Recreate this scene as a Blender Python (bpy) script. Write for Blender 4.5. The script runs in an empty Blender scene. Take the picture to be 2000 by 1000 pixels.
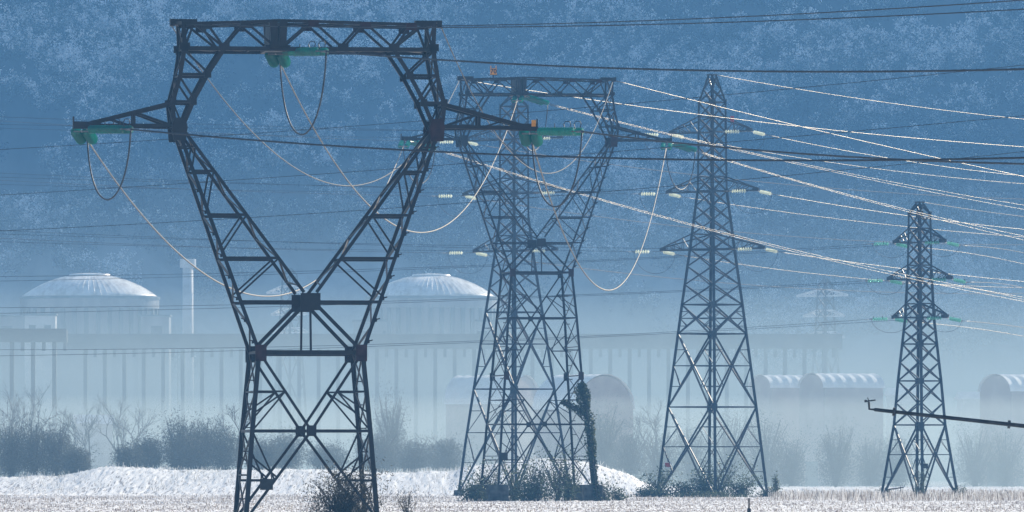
import bpy, math, random
import numpy as np
from mathutils import Vector, Matrix

random.seed(7)
rng = np.random.default_rng(7)
SC = bpy.context.scene
COL = SC.collection
F = 2000 * 300 / 36.0          # focal length in photo pixels
CH = 2.56                      # camera height
HY = 926.0                     # horizon row of the photo
R = math.radians

def P(px, py, Y):
    return Vector(((px - 1000) / F * Y, Y, CH + (HY - py) / F * Y))

# ---------------------------------------------------------------- materials
def new_mat(name):
    m = bpy.data.materials.new(name)
    m.use_nodes = True
    nt = m.node_tree
    b = nt.nodes['Principled BSDF']
    return m, nt, b

def noise_mat(name, c1, c2, scale=3.0, detail=6, rough=0.7, metal=0.0, lo=0.4, hi=0.6, stretch=(1, 1, 1), bump=0.0, spec=0.4):
    m, nt, b = new_mat(name)
    tc = nt.nodes.new('ShaderNodeTexCoord')
    mp = nt.nodes.new('ShaderNodeMapping')
    mp.inputs['Scale'].default_value = stretch
    n = nt.nodes.new('ShaderNodeTexNoise')
    n.inputs['Scale'].default_value = scale
    n.inputs['Detail'].default_value = detail
    r = nt.nodes.new('ShaderNodeValToRGB')
    r.color_ramp.elements[0].position = lo
    r.color_ramp.elements[1].position = hi
    r.color_ramp.elements[0].color = (*c1, 1)
    r.color_ramp.elements[1].color = (*c2, 1)
    nt.links.new(tc.outputs['Object'], mp.inputs['Vector'])
    nt.links.new(mp.outputs['Vector'], n.inputs['Vector'])
    nt.links.new(n.outputs['Fac'], r.inputs['Fac'])
    nt.links.new(r.outputs['Color'], b.inputs['Base Color'])
    b.inputs['Roughness'].default_value = rough
    b.inputs['Metallic'].default_value = metal
    b.inputs['Specular IOR Level'].default_value = spec
    if bump:
        bp = nt.nodes.new('ShaderNodeBump')
        bp.inputs['Strength'].default_value = bump
        nt.links.new(n.outputs['Fac'], bp.inputs['Height'])
        nt.links.new(bp.outputs['Normal'], b.inputs['Normal'])
    return m

M = {}
M['steel'] = noise_mat('weathered_steel', (.005, .006, .01), (.018, .015, .019), 1.3, 8, .45, 0, .35, .65, spec=.3)
M['rust'] = noise_mat('rusty_plate', (.02, .008, .01), (.05, .02, .02), 2.5, 8, .7, 0, .35, .65, spec=.2)
M['galv'] = noise_mat('galvanised_steel', (.014, .02, .03), (.045, .053, .066), 1.1, 8, .45, .3, .35, .65, spec=.5)
M['galv_glint'] = noise_mat('painted_glint_steel', (.5, .52, .54), (.75, .76, .78), 1.1, 6, .4, .1)  # pale colour stands in for sun glint on the far pylon arms
def wire_mat(name, mix):
    m, nt, b = new_mat(name)
    nt.nodes.remove(b)
    d = nt.nodes.new('ShaderNodeBsdfDiffuse')
    n = nt.nodes.new('ShaderNodeTexNoise'); n.inputs['Scale'].default_value = .6
    r = nt.nodes.new('ShaderNodeValToRGB'); r.color_ramp.elements[0].color = (.03, .032, .036, 1); r.color_ramp.elements[1].color = (.06, .06, .062, 1)
    nt.links.new(n.outputs['Fac'], r.inputs['Fac']); nt.links.new(r.outputs['Color'], d.inputs['Color'])
    g = nt.nodes.new('ShaderNodeBsdfAnisotropic'); g.inputs['Color'].default_value = (.42, .4, .37, 1); g.inputs['Roughness'].default_value = .36
    mx = nt.nodes.new('ShaderNodeMixShader'); mx.inputs[0].default_value = mix
    nt.links.new(d.outputs[0], mx.inputs[1]); nt.links.new(g.outputs[0], mx.inputs[2])
    nt.links.new(mx.outputs[0], nt.nodes['Material Output'].inputs['Surface'])
    return m
M['wire'] = wire_mat('aluminium_wire', .32)
M['wire_glint'] = wire_mat('glinting_aluminium_wire', .52)  # glossier copy of the same wire, made to look brighter lit on the span
M['darkwire'] = noise_mat('dark_wire', (.012, .015, .022), (.03, .034, .042), .4, 4, .6, .1)
M['fitting'] = noise_mat('zinc_fitting', (.18, .2, .22), (.3, .31, .33), 3, 4, .35, .7)
M['concrete'] = noise_mat('concrete', (.05, .05, .05), (.11, .11, .105), 1.7, 8, .9)
M['plantwall'] = noise_mat('plant_wall', (.2, .21, .23), (.32, .33, .34), .25, 8, .85, stretch=(1, 1, .15))
M['dome'] = noise_mat('dome_sheet', (.58, .53, .47), (.93, .9, .85), .7, 8, .45, 0.0, .3, .55, stretch=(1, .35, .6))
M['deck'] = noise_mat('deck_concrete', (.08, .11, .135), (.15, .18, .2), .2, 6, .9)
M['hangroof'] = noise_mat('snowy_roof_sheet', (.7, .71, .73), (.9, .9, .91), .5, 6, .4, lo=.3, hi=.5)
M['hangwall'] = noise_mat('hangar_wall', (.34, .26, .26), (.46, .37, .36), .3, 6, .8)
M['pale'] = noise_mat('pale_wall', (.5, .5, .5), (.65, .65, .64), .4, 6, .8)
M['bark'] = noise_mat('bark', (.05, .04, .035), (.1, .085, .075), 4, 6, .9)
M['orange'] = noise_mat('orange_plate', (.75, .28, .04), (.85, .36, .06), 3, 3, .5)
M['black'] = noise_mat('black_paint', (.012, .012, .014), (.025, .025, .028), 3, 3, .5)
M['red'] = noise_mat('red_enamel', (.35, .05, .06), (.45, .09, .09), 5, 3, .5)
M['white'] = noise_mat('white_enamel', (.7, .7, .7), (.8, .8, .8), 5, 3, .5)
M['ironpipe'] = noise_mat('dark_iron_pipe', (.025, .03, .04), (.06, .065, .075), 2.2, 6, .55, .4)
M['timber'] = noise_mat('grey_timber', (.08, .07, .06), (.18, .16, .14), 6, 6, .9, stretch=(1, 1, .2))

def leaf_mat(name, dark, light, frost, famount, smooth=False):
    m, nt, b = new_mat(name)
    at = nt.nodes.new('ShaderNodeAttribute'); at.attribute_name = 'tint'
    r = nt.nodes.new('ShaderNodeValToRGB')
    e = r.color_ramp.elements
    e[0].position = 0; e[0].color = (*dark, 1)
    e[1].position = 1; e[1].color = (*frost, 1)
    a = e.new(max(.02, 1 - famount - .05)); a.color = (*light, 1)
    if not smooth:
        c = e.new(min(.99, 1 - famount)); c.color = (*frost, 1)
    nt.links.new(at.outputs['Fac'], r.inputs['Fac'])
    nt.links.new(r.outputs['Color'], b.inputs['Base Color'])
    b.inputs['Roughness'].default_value = .75
    b.inputs['Specular IOR Level'].default_value = .25
    tr = nt.nodes.new('ShaderNodeBsdfTranslucent')
    mx = nt.nodes.new('ShaderNodeMixShader'); mx.inputs[0].default_value = .3
    out = nt.nodes['Material Output']
    nt.links.new(r.outputs['Color'], tr.inputs['Color'])
    nt.links.new(b.outputs[0], mx.inputs[1]); nt.links.new(tr.outputs[0], mx.inputs[2])
    nt.links.new(mx.outputs[0], out.inputs['Surface'])
    return m

M['shrub'] = leaf_mat('shrub_leaf', (.06, .072, .07), (.13, .14, .12), (.45, .46, .45), .06)
M['feather'] = leaf_mat('feather_leaf', (.025, .025, .02), (.09, .08, .05), (.45, .4, .32), .1)
M['bramble'] = leaf_mat('bramble_leaf', (.03, .045, .03), (.12, .15, .09), (.6, .62, .5), .1)
M['ivy'] = leaf_mat('ivy_leaf', (.018, .03, .016), (.06, .08, .04), (.35, .33, .22), .06)
M['conifer'] = leaf_mat('conifer_needle', (.02, .03, .025), (.045, .06, .045), (.4, .42, .42), .05)
M['forest'] = leaf_mat('frosted_twig', (.025, .034, .044), (.11, .13, .15), (.78, .81, .84), .42, smooth=True)
M['straw'] = leaf_mat('maize_straw', (.13, .1, .08), (.42, .36, .31), (.8, .78, .76), .45)
M['frostgrass'] = leaf_mat('frosted_grass', (.3, .28, .25), (.6, .58, .55), (.85, .86, .88), .5)
M['twig'] = leaf_mat('twig_bark', (.05, .045, .04), (.13, .115, .1), (.5, .5, .5), .08)

def glass_mat(name, col, tcol, pcol, rough, trans):
    m, nt, b = new_mat(name)
    b.inputs['Base Color'].default_value = (*col, 1)
    b.inputs['Roughness'].default_value = rough
    b.inputs['Specular IOR Level'].default_value = .9
    b.inputs['Coat Weight'].default_value = .8
    tr = nt.nodes.new('ShaderNodeBsdfTranslucent'); tr.inputs['Color'].default_value = (*tcol, 1)
    tp = nt.nodes.new('ShaderNodeBsdfTransparent'); tp.inputs['Color'].default_value = (*pcol, 1)
    n = nt.nodes.new('ShaderNodeTexNoise'); n.inputs['Scale'].default_value = 6
    mr = nt.nodes.new('ShaderNodeMapRange'); mr.inputs['To Min'].default_value = .4; mr.inputs['To Max'].default_value = .65
    nt.links.new(n.outputs['Fac'], mr.inputs['Value'])
    mx = nt.nodes.new('ShaderNodeMixShader')
    nt.links.new(mr.outputs[0], mx.inputs[0])
    nt.links.new(b.outputs[0], mx.inputs[1]); nt.links.new(tr.outputs[0], mx.inputs[2])
    m2 = nt.nodes.new('ShaderNodeMixShader'); m2.inputs[0].default_value = trans
    nt.links.new(mx.outputs[0], m2.inputs[1]); nt.links.new(tp.outputs[0], m2.inputs[2])
    nt.links.new(m2.outputs[0], nt.nodes['Material Output'].inputs['Surface'])
    return m
M['glass_green'] = glass_mat('green_insulator_glass', (.0, .17, .15), (.0, .4, .36), (.05, .6, .58), .06, .2)
M['glass_pale'] = glass_mat('pale_insulator_glass', (.85, .88, .78), (.92, .96, .84), (.97, 1, .92), .12, .4)
M['glass_mid'] = glass_mat('mint_insulator_glass', (.2, .45, .4), (.3, .6, .52), (.6, .9, .85), .1, .4)

# snow field: snow with earth clods showing
def snow_mat(name, amount, xs=5.0, ys=.06):
    m, nt, b = new_mat(name)
    tc = nt.nodes.new('ShaderNodeTexCoord')
    def noise(sc, stretch, det):
        mp = nt.nodes.new('ShaderNodeMapping'); mp.inputs['Scale'].default_value = stretch
        n = nt.nodes.new('ShaderNodeTexNoise'); n.inputs['Scale'].default_value = sc; n.inputs['Detail'].default_value = det
        nt.links.new(tc.outputs['Object'], mp.inputs['Vector']); nt.links.new(mp.outputs['Vector'], n.inputs['Vector'])
        return n
    n1 = noise(1.0, (xs, ys, 3), 5)
    n2 = noise(.12, (1, .25, 1), 4)
    mx = nt.nodes.new('ShaderNodeMath'); mx.operation = 'MULTIPLY_ADD'; mx.inputs[1].default_value = .3
    nt.links.new(n2.outputs['Fac'], mx.inputs[0]); nt.links.new(n1.outputs['Fac'], mx.inputs[2])
    sp = nt.nodes.new('ShaderNodeSeparateXYZ'); nt.links.new(tc.outputs['Object'], sp.inputs[0])
    cl = nt.nodes.new('ShaderNodeMapRange'); cl.inputs['From Min'].default_value = 985; cl.inputs['From Max'].default_value = 1050; cl.inputs['To Max'].default_value = .11
    nt.links.new(sp.outputs['Y'], cl.inputs['Value'])
    m2 = nt.nodes.new('ShaderNodeMath'); nt.links.new(mx.outputs[0], m2.inputs[0]); nt.links.new(cl.outputs[0], m2.inputs[1]); mx = m2
    r = nt.nodes.new('ShaderNodeValToRGB')
    e = r.color_ramp.elements
    e[0].position = amount - .06; e[0].color = (.2, .17, .165, 1)
    e[1].position = amount + .08; e[1].color = (.8, .8, .8, 1)
    nt.links.new(mx.outputs[0], r.inputs['Fac'])
    nt.links.new(r.outputs['Color'], b.inputs['Base Color'])
    b.inputs['Roughness'].default_value = .6
    b.inputs['Specular IOR Level'].default_value = .3
    return m
M['field'] = snow_mat('snowy_plough_soil', .635)

# ---------------------------------------------------------------- mesh builder
class MB:
    def __init__(s):
        s.v, s.f = [], []
    def poly(s, pts, faces):
        o = len(s.v)
        s.v += [tuple(p) for p in pts]
        s.f += [tuple(i + o for i in f) for f in faces]
    def bar(s, a, b, w, ref=None):
        """rolled steel angle from a to b, flange width w"""
        a, b = Vector(a), Vector(b)
        d = (b - a)
        if d.length < 1e-5: return
        d.normalize()
        ref = Vector(ref) if ref else (Vector((0, 1, 0)) if abs(d.y) < .9 else Vector((1, 0, 0)))
        x = d.cross(ref).normalized(); y = x.cross(d).normalized()
        t = w * .16; h = w * .5
        prof = [(-h, -h), (h, -h), (h, -h + t), (-h + t, -h + t), (-h + t, h), (-h, h)]
        pts = [a + x * i + y * j for i, j in prof] + [b + x * i + y * j for i, j in prof]
        n = 6
        faces = [(i, (i + 1) % n, n + (i + 1) % n, n + i) for i in range(n)]
        faces += [(0, 3, 2, 1), (0, 5, 4, 3), (6, 7, 8, 9), (6, 9, 10, 11)]
        s.poly(pts, faces)
    def box(s, c, ax, ay, az):
        c, ax, ay, az = Vector(c), Vector(ax), Vector(ay), Vector(az)
        pts = [c + ax * i + ay * j + az * k for k in (-1, 1) for j in (-1, 1) for i in (-1, 1)]
        s.poly(pts, [(0, 2, 3, 1), (4, 5, 7, 6), (0, 1, 5, 4), (2, 6, 7, 3), (0, 4, 6, 2), (1, 3, 7, 5)])
    def cbox(s, c, sx, sy, sz, ch=.06):
        """block with chamfered upright edges and top"""
        c = Vector(c)
        hx, hy, hz = sx / 2, sy / 2, sz / 2
        def ring(z, ins):
            x, y = hx - ins, hy - ins
            return [c + Vector(p) for p in ((-x + ch, -y, z), (x - ch, -y, z), (x, -y + ch, z), (x, y - ch, z), (x - ch, y, z), (-x + ch, y, z), (-x, y - ch, z), (-x, -y + ch, z))]
        rs = [ring(-hz, 0), ring(hz - ch, 0), ring(hz, ch)]
        s.poly(sum(rs, []), [(r * 8 + i, r * 8 + (i + 1) % 8, r * 8 + 8 + (i + 1) % 8, r * 8 + 8 + i) for r in range(2) for i in range(8)] + [tuple(range(7, -1, -1)), tuple(range(16, 24))])
    def tube(s, pts, r, n=5, r1=None, cap=True):
        pts = [Vector(p) for p in pts]
        k = len(pts)
        rings = []
        x = None
        for i, p in enumerate(pts):
            d = (pts[min(i + 1, k - 1)] - pts[max(i - 1, 0)]).normalized()
            if x is None:
                ref = Vector((0, 0, 1)) if abs(d.z) < .9 else Vector((1, 0, 0))
                x = d.cross(ref).normalized()
            else:
                x = (x - d * x.dot(d)).normalized()
            y = d.cross(x)
            rr = r if r1 is None else r + (r1 - r) * i / (k - 1)
            rings += [p + (x * math.cos(2 * math.pi * j / n) + y * math.sin(2 * math.pi * j / n)) * rr for j in range(n)]
        faces = [(i * n + j, i * n + (j + 1) % n, (i + 1) * n + (j + 1) % n, (i + 1) * n + j) for i in range(k - 1) for j in range(n)]
        if cap: faces += [tuple(range(n - 1, -1, -1)), tuple(range((k - 1) * n, k * n))]
        s.poly(rings, faces)
    def lathe(s, a, d, prof, n=14):
        """prof: (distance along d, radius)"""
        a, d = Vector(a), Vector(d).normalized()
        ref = Vector((0, 0, 1)) if abs(d.z) < .9 else Vector((1, 0, 0))
        x = d.cross(ref).normalized(); y = d.cross(x)
        pts = [a + d * t + (x * math.cos(2 * math.pi * j / n) + y * math.sin(2 * math.pi * j / n)) * r for t, r in prof for j in range(n)]
        k = len(prof)
        faces = [(i * n + j, i * n + (j + 1) % n, (i + 1) * n + (j + 1) % n, (i + 1) * n + j) for i in range(k - 1) for j in range(n)]
        faces += [tuple(range(n - 1, -1, -1)), tuple(range((k - 1) * n, k * n))]
        s.poly(pts, faces)
    def mesh(s, name, mat, smooth=False):
        me = bpy.data.meshes.new(name)
        me.from_pydata(s.v, [], s.f)
        me.materials.append(M[mat] if isinstance(mat, str) else mat)
        if smooth:
            me.polygons.foreach_set('use_smooth', [True] * len(me.polygons))
        me.update()
        return me
    def build(s, name, mat, parent=None, smooth=False):
        return link(name, s.mesh(name, mat, smooth), parent)

def link(name, me, parent=None):
    o = bpy.data.objects.new(name, me)
    COL.objects.link(o)
    if parent is not None:
        o.parent = parent
    return o

def tag(o, label=None, cat=None, group=None, kind=None):
    if label: o['label'] = label
    if cat: o['category'] = cat
    if group: o['group'] = group
    if kind: o['kind'] = kind
    return o

def thing(name, label, cat, loc=(0, 0, 0), rz=0, group=None):
    o = bpy.data.objects.new(name, None)
    COL.objects.link(o)
    o.empty_display_size = .5
    o.location = loc; o.rotation_euler = (0, 0, rz)
    return tag(o, label, cat, group)

def fast_mesh(name, verts, faces_n, idx, mat, tint=None, smooth=False):
    """numpy mesh: verts (n,3), idx flat loop array, faces_n vertices per face"""
    me = bpy.data.meshes.new(name)
    nv, nl = len(verts), len(idx)
    nf = nl // faces_n
    me.vertices.add(nv); me.loops.add(nl); me.polygons.add(nf)
    me.vertices.foreach_set('co', np.ascontiguousarray(verts, dtype=np.float32).ravel())
    me.loops.foreach_set('vertex_index', np.ascontiguousarray(idx, dtype=np.int32))
    me.polygons.foreach_set('loop_start', np.arange(0, nl, faces_n, dtype=np.int32))
    me.polygons.foreach_set('loop_total', np.full(nf, faces_n, dtype=np.int32))
    if smooth: me.polygons.foreach_set('use_smooth', np.ones(nf, dtype=bool))
    if tint is not None:
        a = me.attributes.new('tint', 'FLOAT', 'FACE')
        a.data.foreach_set('value', np.ascontiguousarray(tint, dtype=np.float32))
    me.update(); me.validate()
    me.materials.append(M[mat] if isinstance(mat, str) else mat)
    return me

def leaf_cloud(centres, size, aspect=.5, up=0.0, droop=None):
    """one small quad-ish leaf (two-triangle diamond as 4-gon) at every centre, random orientation"""
    n = len(centres)
    d = rng.normal(size=(n, 3)); d[:, 2] += up
    d /= np.linalg.norm(d, axis=1)[:, None]
    e = rng.normal(size=(n, 3)); e -= d * (e * d).sum(1)[:, None]
    e /= np.linalg.norm(e, axis=1)[:, None]
    s = size * rng.uniform(.6, 1.4, n)[:, None]
    v = np.stack([centres - d * s * .5, centres + e * s * aspect * .5, centres + d * s * .5, centres - e * s * aspect * .5], 1).reshape(-1, 3)
    return v, np.arange(4 * n)

# ---------------------------------------------------------------- terrain
BX = np.array([-400, -200, 0, 120, 200, 300, 450, 560, 700, 880, 930, 1010, 1100, 1170, 1230, 1275, 1400, 2400], float)
BZ = np.array([1.9, 1.9, 2.0, 2.3, 3.4, 3.2, 2.9, 3.2, 2.7, 2.7, 3.6, 4.2, 4.4, 3.8, 2.3, .9, .7, .7])
def sstep(a, b, x):
    t = np.clip((x - a) / (b - a), 0, 1)
    return t * t * (3 - 2 * t)
def ground_z(x, y):
    x = np.asarray(x, float); y = np.asarray(y, float)
    px = 1000 + x * F / 1100.0
    h = np.interp(px, BX, BZ)
    h = h + .1 * np.sin(px * .031) * (h > 2) + .05 * np.sin(px * .083 + 1)* (h > 2)
    up = sstep(1025, 1095, y)
    dn = 1 - sstep(1180, 1320, y)
    far = .9 * sstep(1250, 1500, y)
    return h * up * (.25 + .75 * dn) + far
def gz(x, y):
    return float(ground_z(x, y))

def build_ground():
    xs = np.concatenate([np.linspace(-900, -80, 30), np.arange(-78, 78.1, .24), np.linspace(80, 900, 30)])
    ys = np.concatenate([np.linspace(-60, 430, 25), np.arange(440, 700, 1.6), np.arange(700, 1020, 2.4), np.arange(1020, 1320, 3.0), np.linspace(1325, 2700, 40)])
    X, Y = np.meshgrid(xs, ys)
    Z = ground_z(X, Y)
    n1 = rng.normal(size=X.shape)
    fine = (np.abs(X) < 79) & (Y > 435) & (Y < 1015)
    clod = np.clip(n1, -1, 2.5) * .028
    row = .03 * np.sin(Y * 1.9 + .3 * np.sin(X * .2))
    Z = Z + np.where(fine, clod + row, 0)
    bank = (np.abs(X) < 79) & (Y >= 1015) & (Y < 1300)
    Z = Z + np.where(bank, np.clip(n1, -1, 2.5) * .09, 0)
    ny, nx = X.shape
    v = np.stack([X, Y, Z], -1).reshape(-1, 3)
    i = np.arange(nx * ny).reshape(ny, nx)
    idx = np.stack([i[:-1, :-1], i[:-1, 1:], i[1:, 1:], i[1:, :-1]], -1).reshape(-1)
    me = fast_mesh('snowy_ground', v, 4, idx, 'field')
    tag(link('snowy_ground', me), 'snow covered field with dark earth clods rising to a bank', kind='structure')
build_ground()

# mountain
def val_noise(x, y, seed):
    r = np.random.default_rng(seed)
    g = r.uniform(-1, 1, (256, 256))
    xi = np.floor(x).astype(int); yi = np.floor(y).astype(int)
    fx = x - xi; fy = y - yi
    fx = fx * fx * (3 - 2 * fx); fy = fy * fy * (3 - 2 * fy)
    G = lambda a, b: g[a % 256, b % 256]
    return (G(xi, yi) * (1 - fx) + G(xi + 1, yi) * fx) * (1 - fy) + (G(xi, yi + 1) * (1 - fx) + G(xi + 1, yi + 1) * fx) * fy
def fbm(x, y, seed, o=4):
    a, t = 1.0, 0
    for k in range(o):
        t = t + a * val_noise(x * 2 ** k, y * 2 ** k, seed + k); a *= .5
    return t
def hill_z(x, y):
    base = np.interp(y, [2060, 2120, 2180, 2240, 2290, 2340, 2700, 2900], [-3, .6, 9, 23, 40, 68, 315, 330])
    k = np.clip((y - 2200) / 100, 0, 1)
    return base + fbm(x / 55, y / 80, 3) * 13 * k + fbm(x / 14, y / 20, 11, 3) * 1.6 * k
def build_hill():
    xs = np.concatenate([np.linspace(-1200, -230, 40), np.arange(-225, 225.1, 2.5), np.linspace(230, 1200, 40)])
    ys = np.concatenate([np.arange(2100, 2420, 2.5), np.linspace(2423, 2900, 50)])
    X, Y = np.meshgrid(xs, ys)
    Z = hill_z(X, Y)
    ny, nx = X.shape
    v = np.stack([X, Y, Z], -1).reshape(-1, 3)
    i = np.arange(nx * ny).reshape(ny, nx)
    idx = np.stack([i[:-1, :-1], i[:-1, 1:], i[1:, 1:], i[1:, :-1]], -1).reshape(-1)
    m, nt, b = new_mat('mountain_ground')
    tc = nt.nodes.new('ShaderNodeTexCoord'); sx = nt.nodes.new('ShaderNodeSeparateXYZ')
    nt.links.new(tc.outputs['Object'], sx.inputs[0])
    n1 = nt.nodes.new('ShaderNodeTexNoise'); n1.inputs['Scale'].default_value = .035; n1.inputs['Detail'].default_value = 7
    nt.links.new(tc.outputs['Object'], n1.inputs['Vector'])
    ad = nt.nodes.new('ShaderNodeMath'); ad.operation = 'MULTIPLY_ADD'; ad.inputs[1].default_value = 60
    nt.links.new(n1.outputs['Fac'], ad.inputs[0]); nt.links.new(sx.outputs['Z'], ad.inputs[2])
    mr = nt.nodes.new('ShaderNodeMapRange'); mr.inputs['From Min'].default_value = 60; mr.inputs['From Max'].default_value = 125
    nt.links.new(ad.outputs[0], mr.inputs['Value'])
    r1 = nt.nodes.new('ShaderNodeValToRGB')
    r1.color_ramp.elements[0].color = (.3, .31, .32, 1); r1.color_ramp.elements[1].color = (.05, .06, .07, 1)
    nt.links.new(mr.outputs[0], r1.inputs['Fac'])
    n2 = nt.nodes.new('ShaderNodeTexNoise'); n2.inputs['Scale'].default_value = .12; n2.inputs['Detail'].default_value = 8
    mp = nt.nodes.new('ShaderNodeMapping'); mp.inputs['Scale'].default_value = (1, .4, .35)
    nt.links.new(tc.outputs['Object'], mp.inputs['Vector']); nt.links.new(mp.outputs['Vector'], n2.inputs['Vector'])
    r2 = nt.nodes.new('ShaderNodeValToRGB'); r2.color_ramp.elements[0].position = .35; r2.color_ramp.elements[1].position = .68
    r2.color_ramp.elements[0].color = (.55, .55, .55, 1); r2.color_ramp.elements[1].color = (1.25, 1.25, 1.25, 1)
    nt.links.new(n2.outputs['Fac'], r2.inputs['Fac'])
    ml = nt.nodes.new('ShaderNodeMix'); ml.data_type = 'RGBA'; ml.blend_type = 'MULTIPLY'; ml.inputs[0].default_value = 1
    nt.links.new(r1.outputs['Color'], ml.inputs[6]); nt.links.new(r2.outputs['Color'], ml.inputs[7])
    nt.links.new(ml.outputs[2], b.inputs['Base Color'])
    b.inputs['Roughness'].default_value = .95
    me = fast_mesh('mountain', v, 4, idx, m, smooth=True)
    tag(link('mountain', me), 'steep shaded mountainside closing the valley', kind='structure')
    # frosted wood on the slope
    n = 6000
    tx = rng.uniform(-185, 185, n); ty = 2245 + 215 * rng.uniform(0, 1, n)
    tz = hill_z(tx, ty)
    dens = fbm(tx / 18, tz / 14, 21)
    keep = dens > .8 - 1.2 * np.clip((tz - 30) / 38, 0, 1) - .5 * rng.uniform(0, 1, n)
    tx, ty, tz = tx[keep], ty[keep], tz[keep]
    n = len(tx)
    hgt = rng.uniform(5.5, 13.5, n); rad = hgt * rng.uniform(.32, .5, n)
    nc, nl = 18, 13
    u = rng.normal(size=(n, nc, 3)); u /= np.linalg.norm(u, axis=2)[:, :, None]
    rr = rng.uniform(.3, 1.0, (n, nc)) ** .5
    cc = np.empty((n, nc, 3))
    cc[:, :, 0] = tx[:, None] + u[:, :, 0] * rr * rad[:, None]
    cc[:, :, 1] = ty[:, None] + u[:, :, 1] * rr * rad[:, None]
    cc[:, :, 2] = tz[:, None] + hgt[:, None] * (.55 + .45 * u[:, :, 2] * rr)
    c = cc[:, :, None, :] + rng.normal(size=(n, nc, nl, 3)) * .55
    patch = fbm(tx / 9, tz / 7, 31)
    frost = np.clip(.44 + .12 * np.clip((tz - 85) / 50, 0, 1) + .42 * fbm(tx / 26, tz / 17, 31, 3) + .16 * rng.normal(size=n), 0, 1)
    ft = frost[:, None] * .8 + .46 * u[:, :, 2] + .12 * rng.normal(size=(n, nc))
    tint = ft[:, :, None] + .11 * rng.normal(size=(n, nc, nl))
    c = c.reshape(n, nc * nl, 3)
    v, idx = leaf_cloud(c.reshape(-1, 3), .66, .55)
    me = fast_mesh('frosted_forest', v, 4, idx, 'forest', np.clip(tint, 0, 1).ravel())
    tag(link('frosted_forest', me), 'frost whitened wood covering the mountainside', kind='stuff')
build_hill()

# ---------------------------------------------------------------- insulators and wires
def unit(v):
    return Vector(v).normalized()

def disc_string_mesh(mb, a, d, n, pitch, rad, seg=12):
    prof = []
    for i in range(n):
        t = i * pitch
        prof += [(t, .06 * rad / .3 + .02), (t + pitch * .34, rad * .4), (t + pitch * .46, rad), (t + pitch * .58, rad * .97), (t + pitch * .62, rad * .35), (t + pitch * .98, .05 * rad / .3 + .02)]
    mb.lathe(a, d, prof, seg)

ISET = {}
def insulator(anchor, d, label, group, n=13, pitch=.235, rad=.24, sep=.64, link_len=.45, glass='glass_green', double=True, horns=2):
    """tension set from anchor along d; returns the far end where the wire is clamped"""
    d = unit(d)
    t = thing('insulator', label, 'insulator', anchor, 0, group)
    side = unit(Vector((d.y, -d.x, 0)))
    up = side.cross(d)
    if up.z < 0: up = -up
    L = n * pitch
    m = MB()
    m.tube([(0, 0, 0), d * link_len * .8], .045 if double else .035, 6)
    m.build('link_rod', 'fitting', t)
    if double:
        for k, f in ((0, link_len), (1, link_len + L + .12)):
            m = MB(); c = d * f
            m.box(c, side * (sep / 2 + .12), d * .09, up * .035)
            m.build('yoke_plate', 'fitting', t)
        for s in (-1, 1):
            m = MB(); disc_string_mesh(m, d * (link_len + .08) + side * s * sep / 2, d, n, pitch, rad, 14)
            m.build('disc_string', glass, t, True)
    else:
        m = MB(); disc_string_mesh(m, d * (link_len + .03), d, n, pitch, rad, 12)
        m.build('disc_string', glass, t, True)
    e = d * (link_len + L + (.45 if double else .2))
    m = MB(); m.tube([d * (link_len + L), e], .06 if double else .04, 6)
    m.box(e, d * .12, side * .05, up * .08)
    m.build('wire_clamp', 'fitting', t)
    for k in range(horns):
        f = link_len + (L * (.35 + .6 * k / max(1, horns - 1)))
        m = MB()
        hh = rad * (1.9 if double else 1.5)
        b = d * f
        if k == 0 or not double:
            m.tube([b, b + up * hh], .028, 5)
        else:
            pts = [b + up * rad * .6 + d * .0, b + up * hh * .9 - d * .12, b + up * hh * 1.25 + d * .05, b + up * hh * 1.25 + d * .4, b + up * hh * .95 + d * .52, b + up * rad * .9 + d * .45]
            m.tube(pts, .028, 5)
        m.build('arcing_horn', 'ironpipe', t)
    return Vector(anchor) + e

def wire_pts(a, b, sag, n=48):
    a, b = Vector(a), Vector(b)
    return [a + (b - a) * (i / n) - Vector((0, 0, 4 * sag * (i / n) * (1 - i / n))) for i in range(n + 1)]

def fit_sag(a, b, mid):
    """sag that takes the wire through photo point mid"""
    k = (mid[0] - 1000) / F
    t = (k * a.y - a.x) / ((b.x - a.x) - k * (b.y - a.y))
    p = a + (b - a) * t
    z = CH + (HY - mid[1]) / F * p.y
    return (p.z - z) / (4 * t * (1 - t))

WIRES = 0
def wire(a, b, label, group, mid=None, sag=2.0, r=.06, mat='wire', name='power_line', cat='power line', n=110):
    a, b = Vector(a), Vector(b)
    if mid is not None: sag = fit_sag(a, b, mid)
    m = MB(); m.tube(wire_pts(a, b, sag, n), r, 6)
    return tag(m.build(name, mat, None, True), label, cat, group)

def jumper(a, b, drop, label, group, r=.042, mat='ironpipe'):
    a, b = Vector(a), Vector(b)
    n = 26
    pts = []
    for i in range(n + 1):
        t = i / n
        s = .5 - .5 * math.cos(math.pi * t)
        pts.append(a + (b - a) * (.65 * s + .35 * t) - Vector((0, 0, drop * math.sin(math.pi * t) ** .8)))
    m = MB(); m.tube(pts, r, 6)
    return tag(m.build('jumper_loop', mat, None, True), label, 'jumper loop', group)

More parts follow.
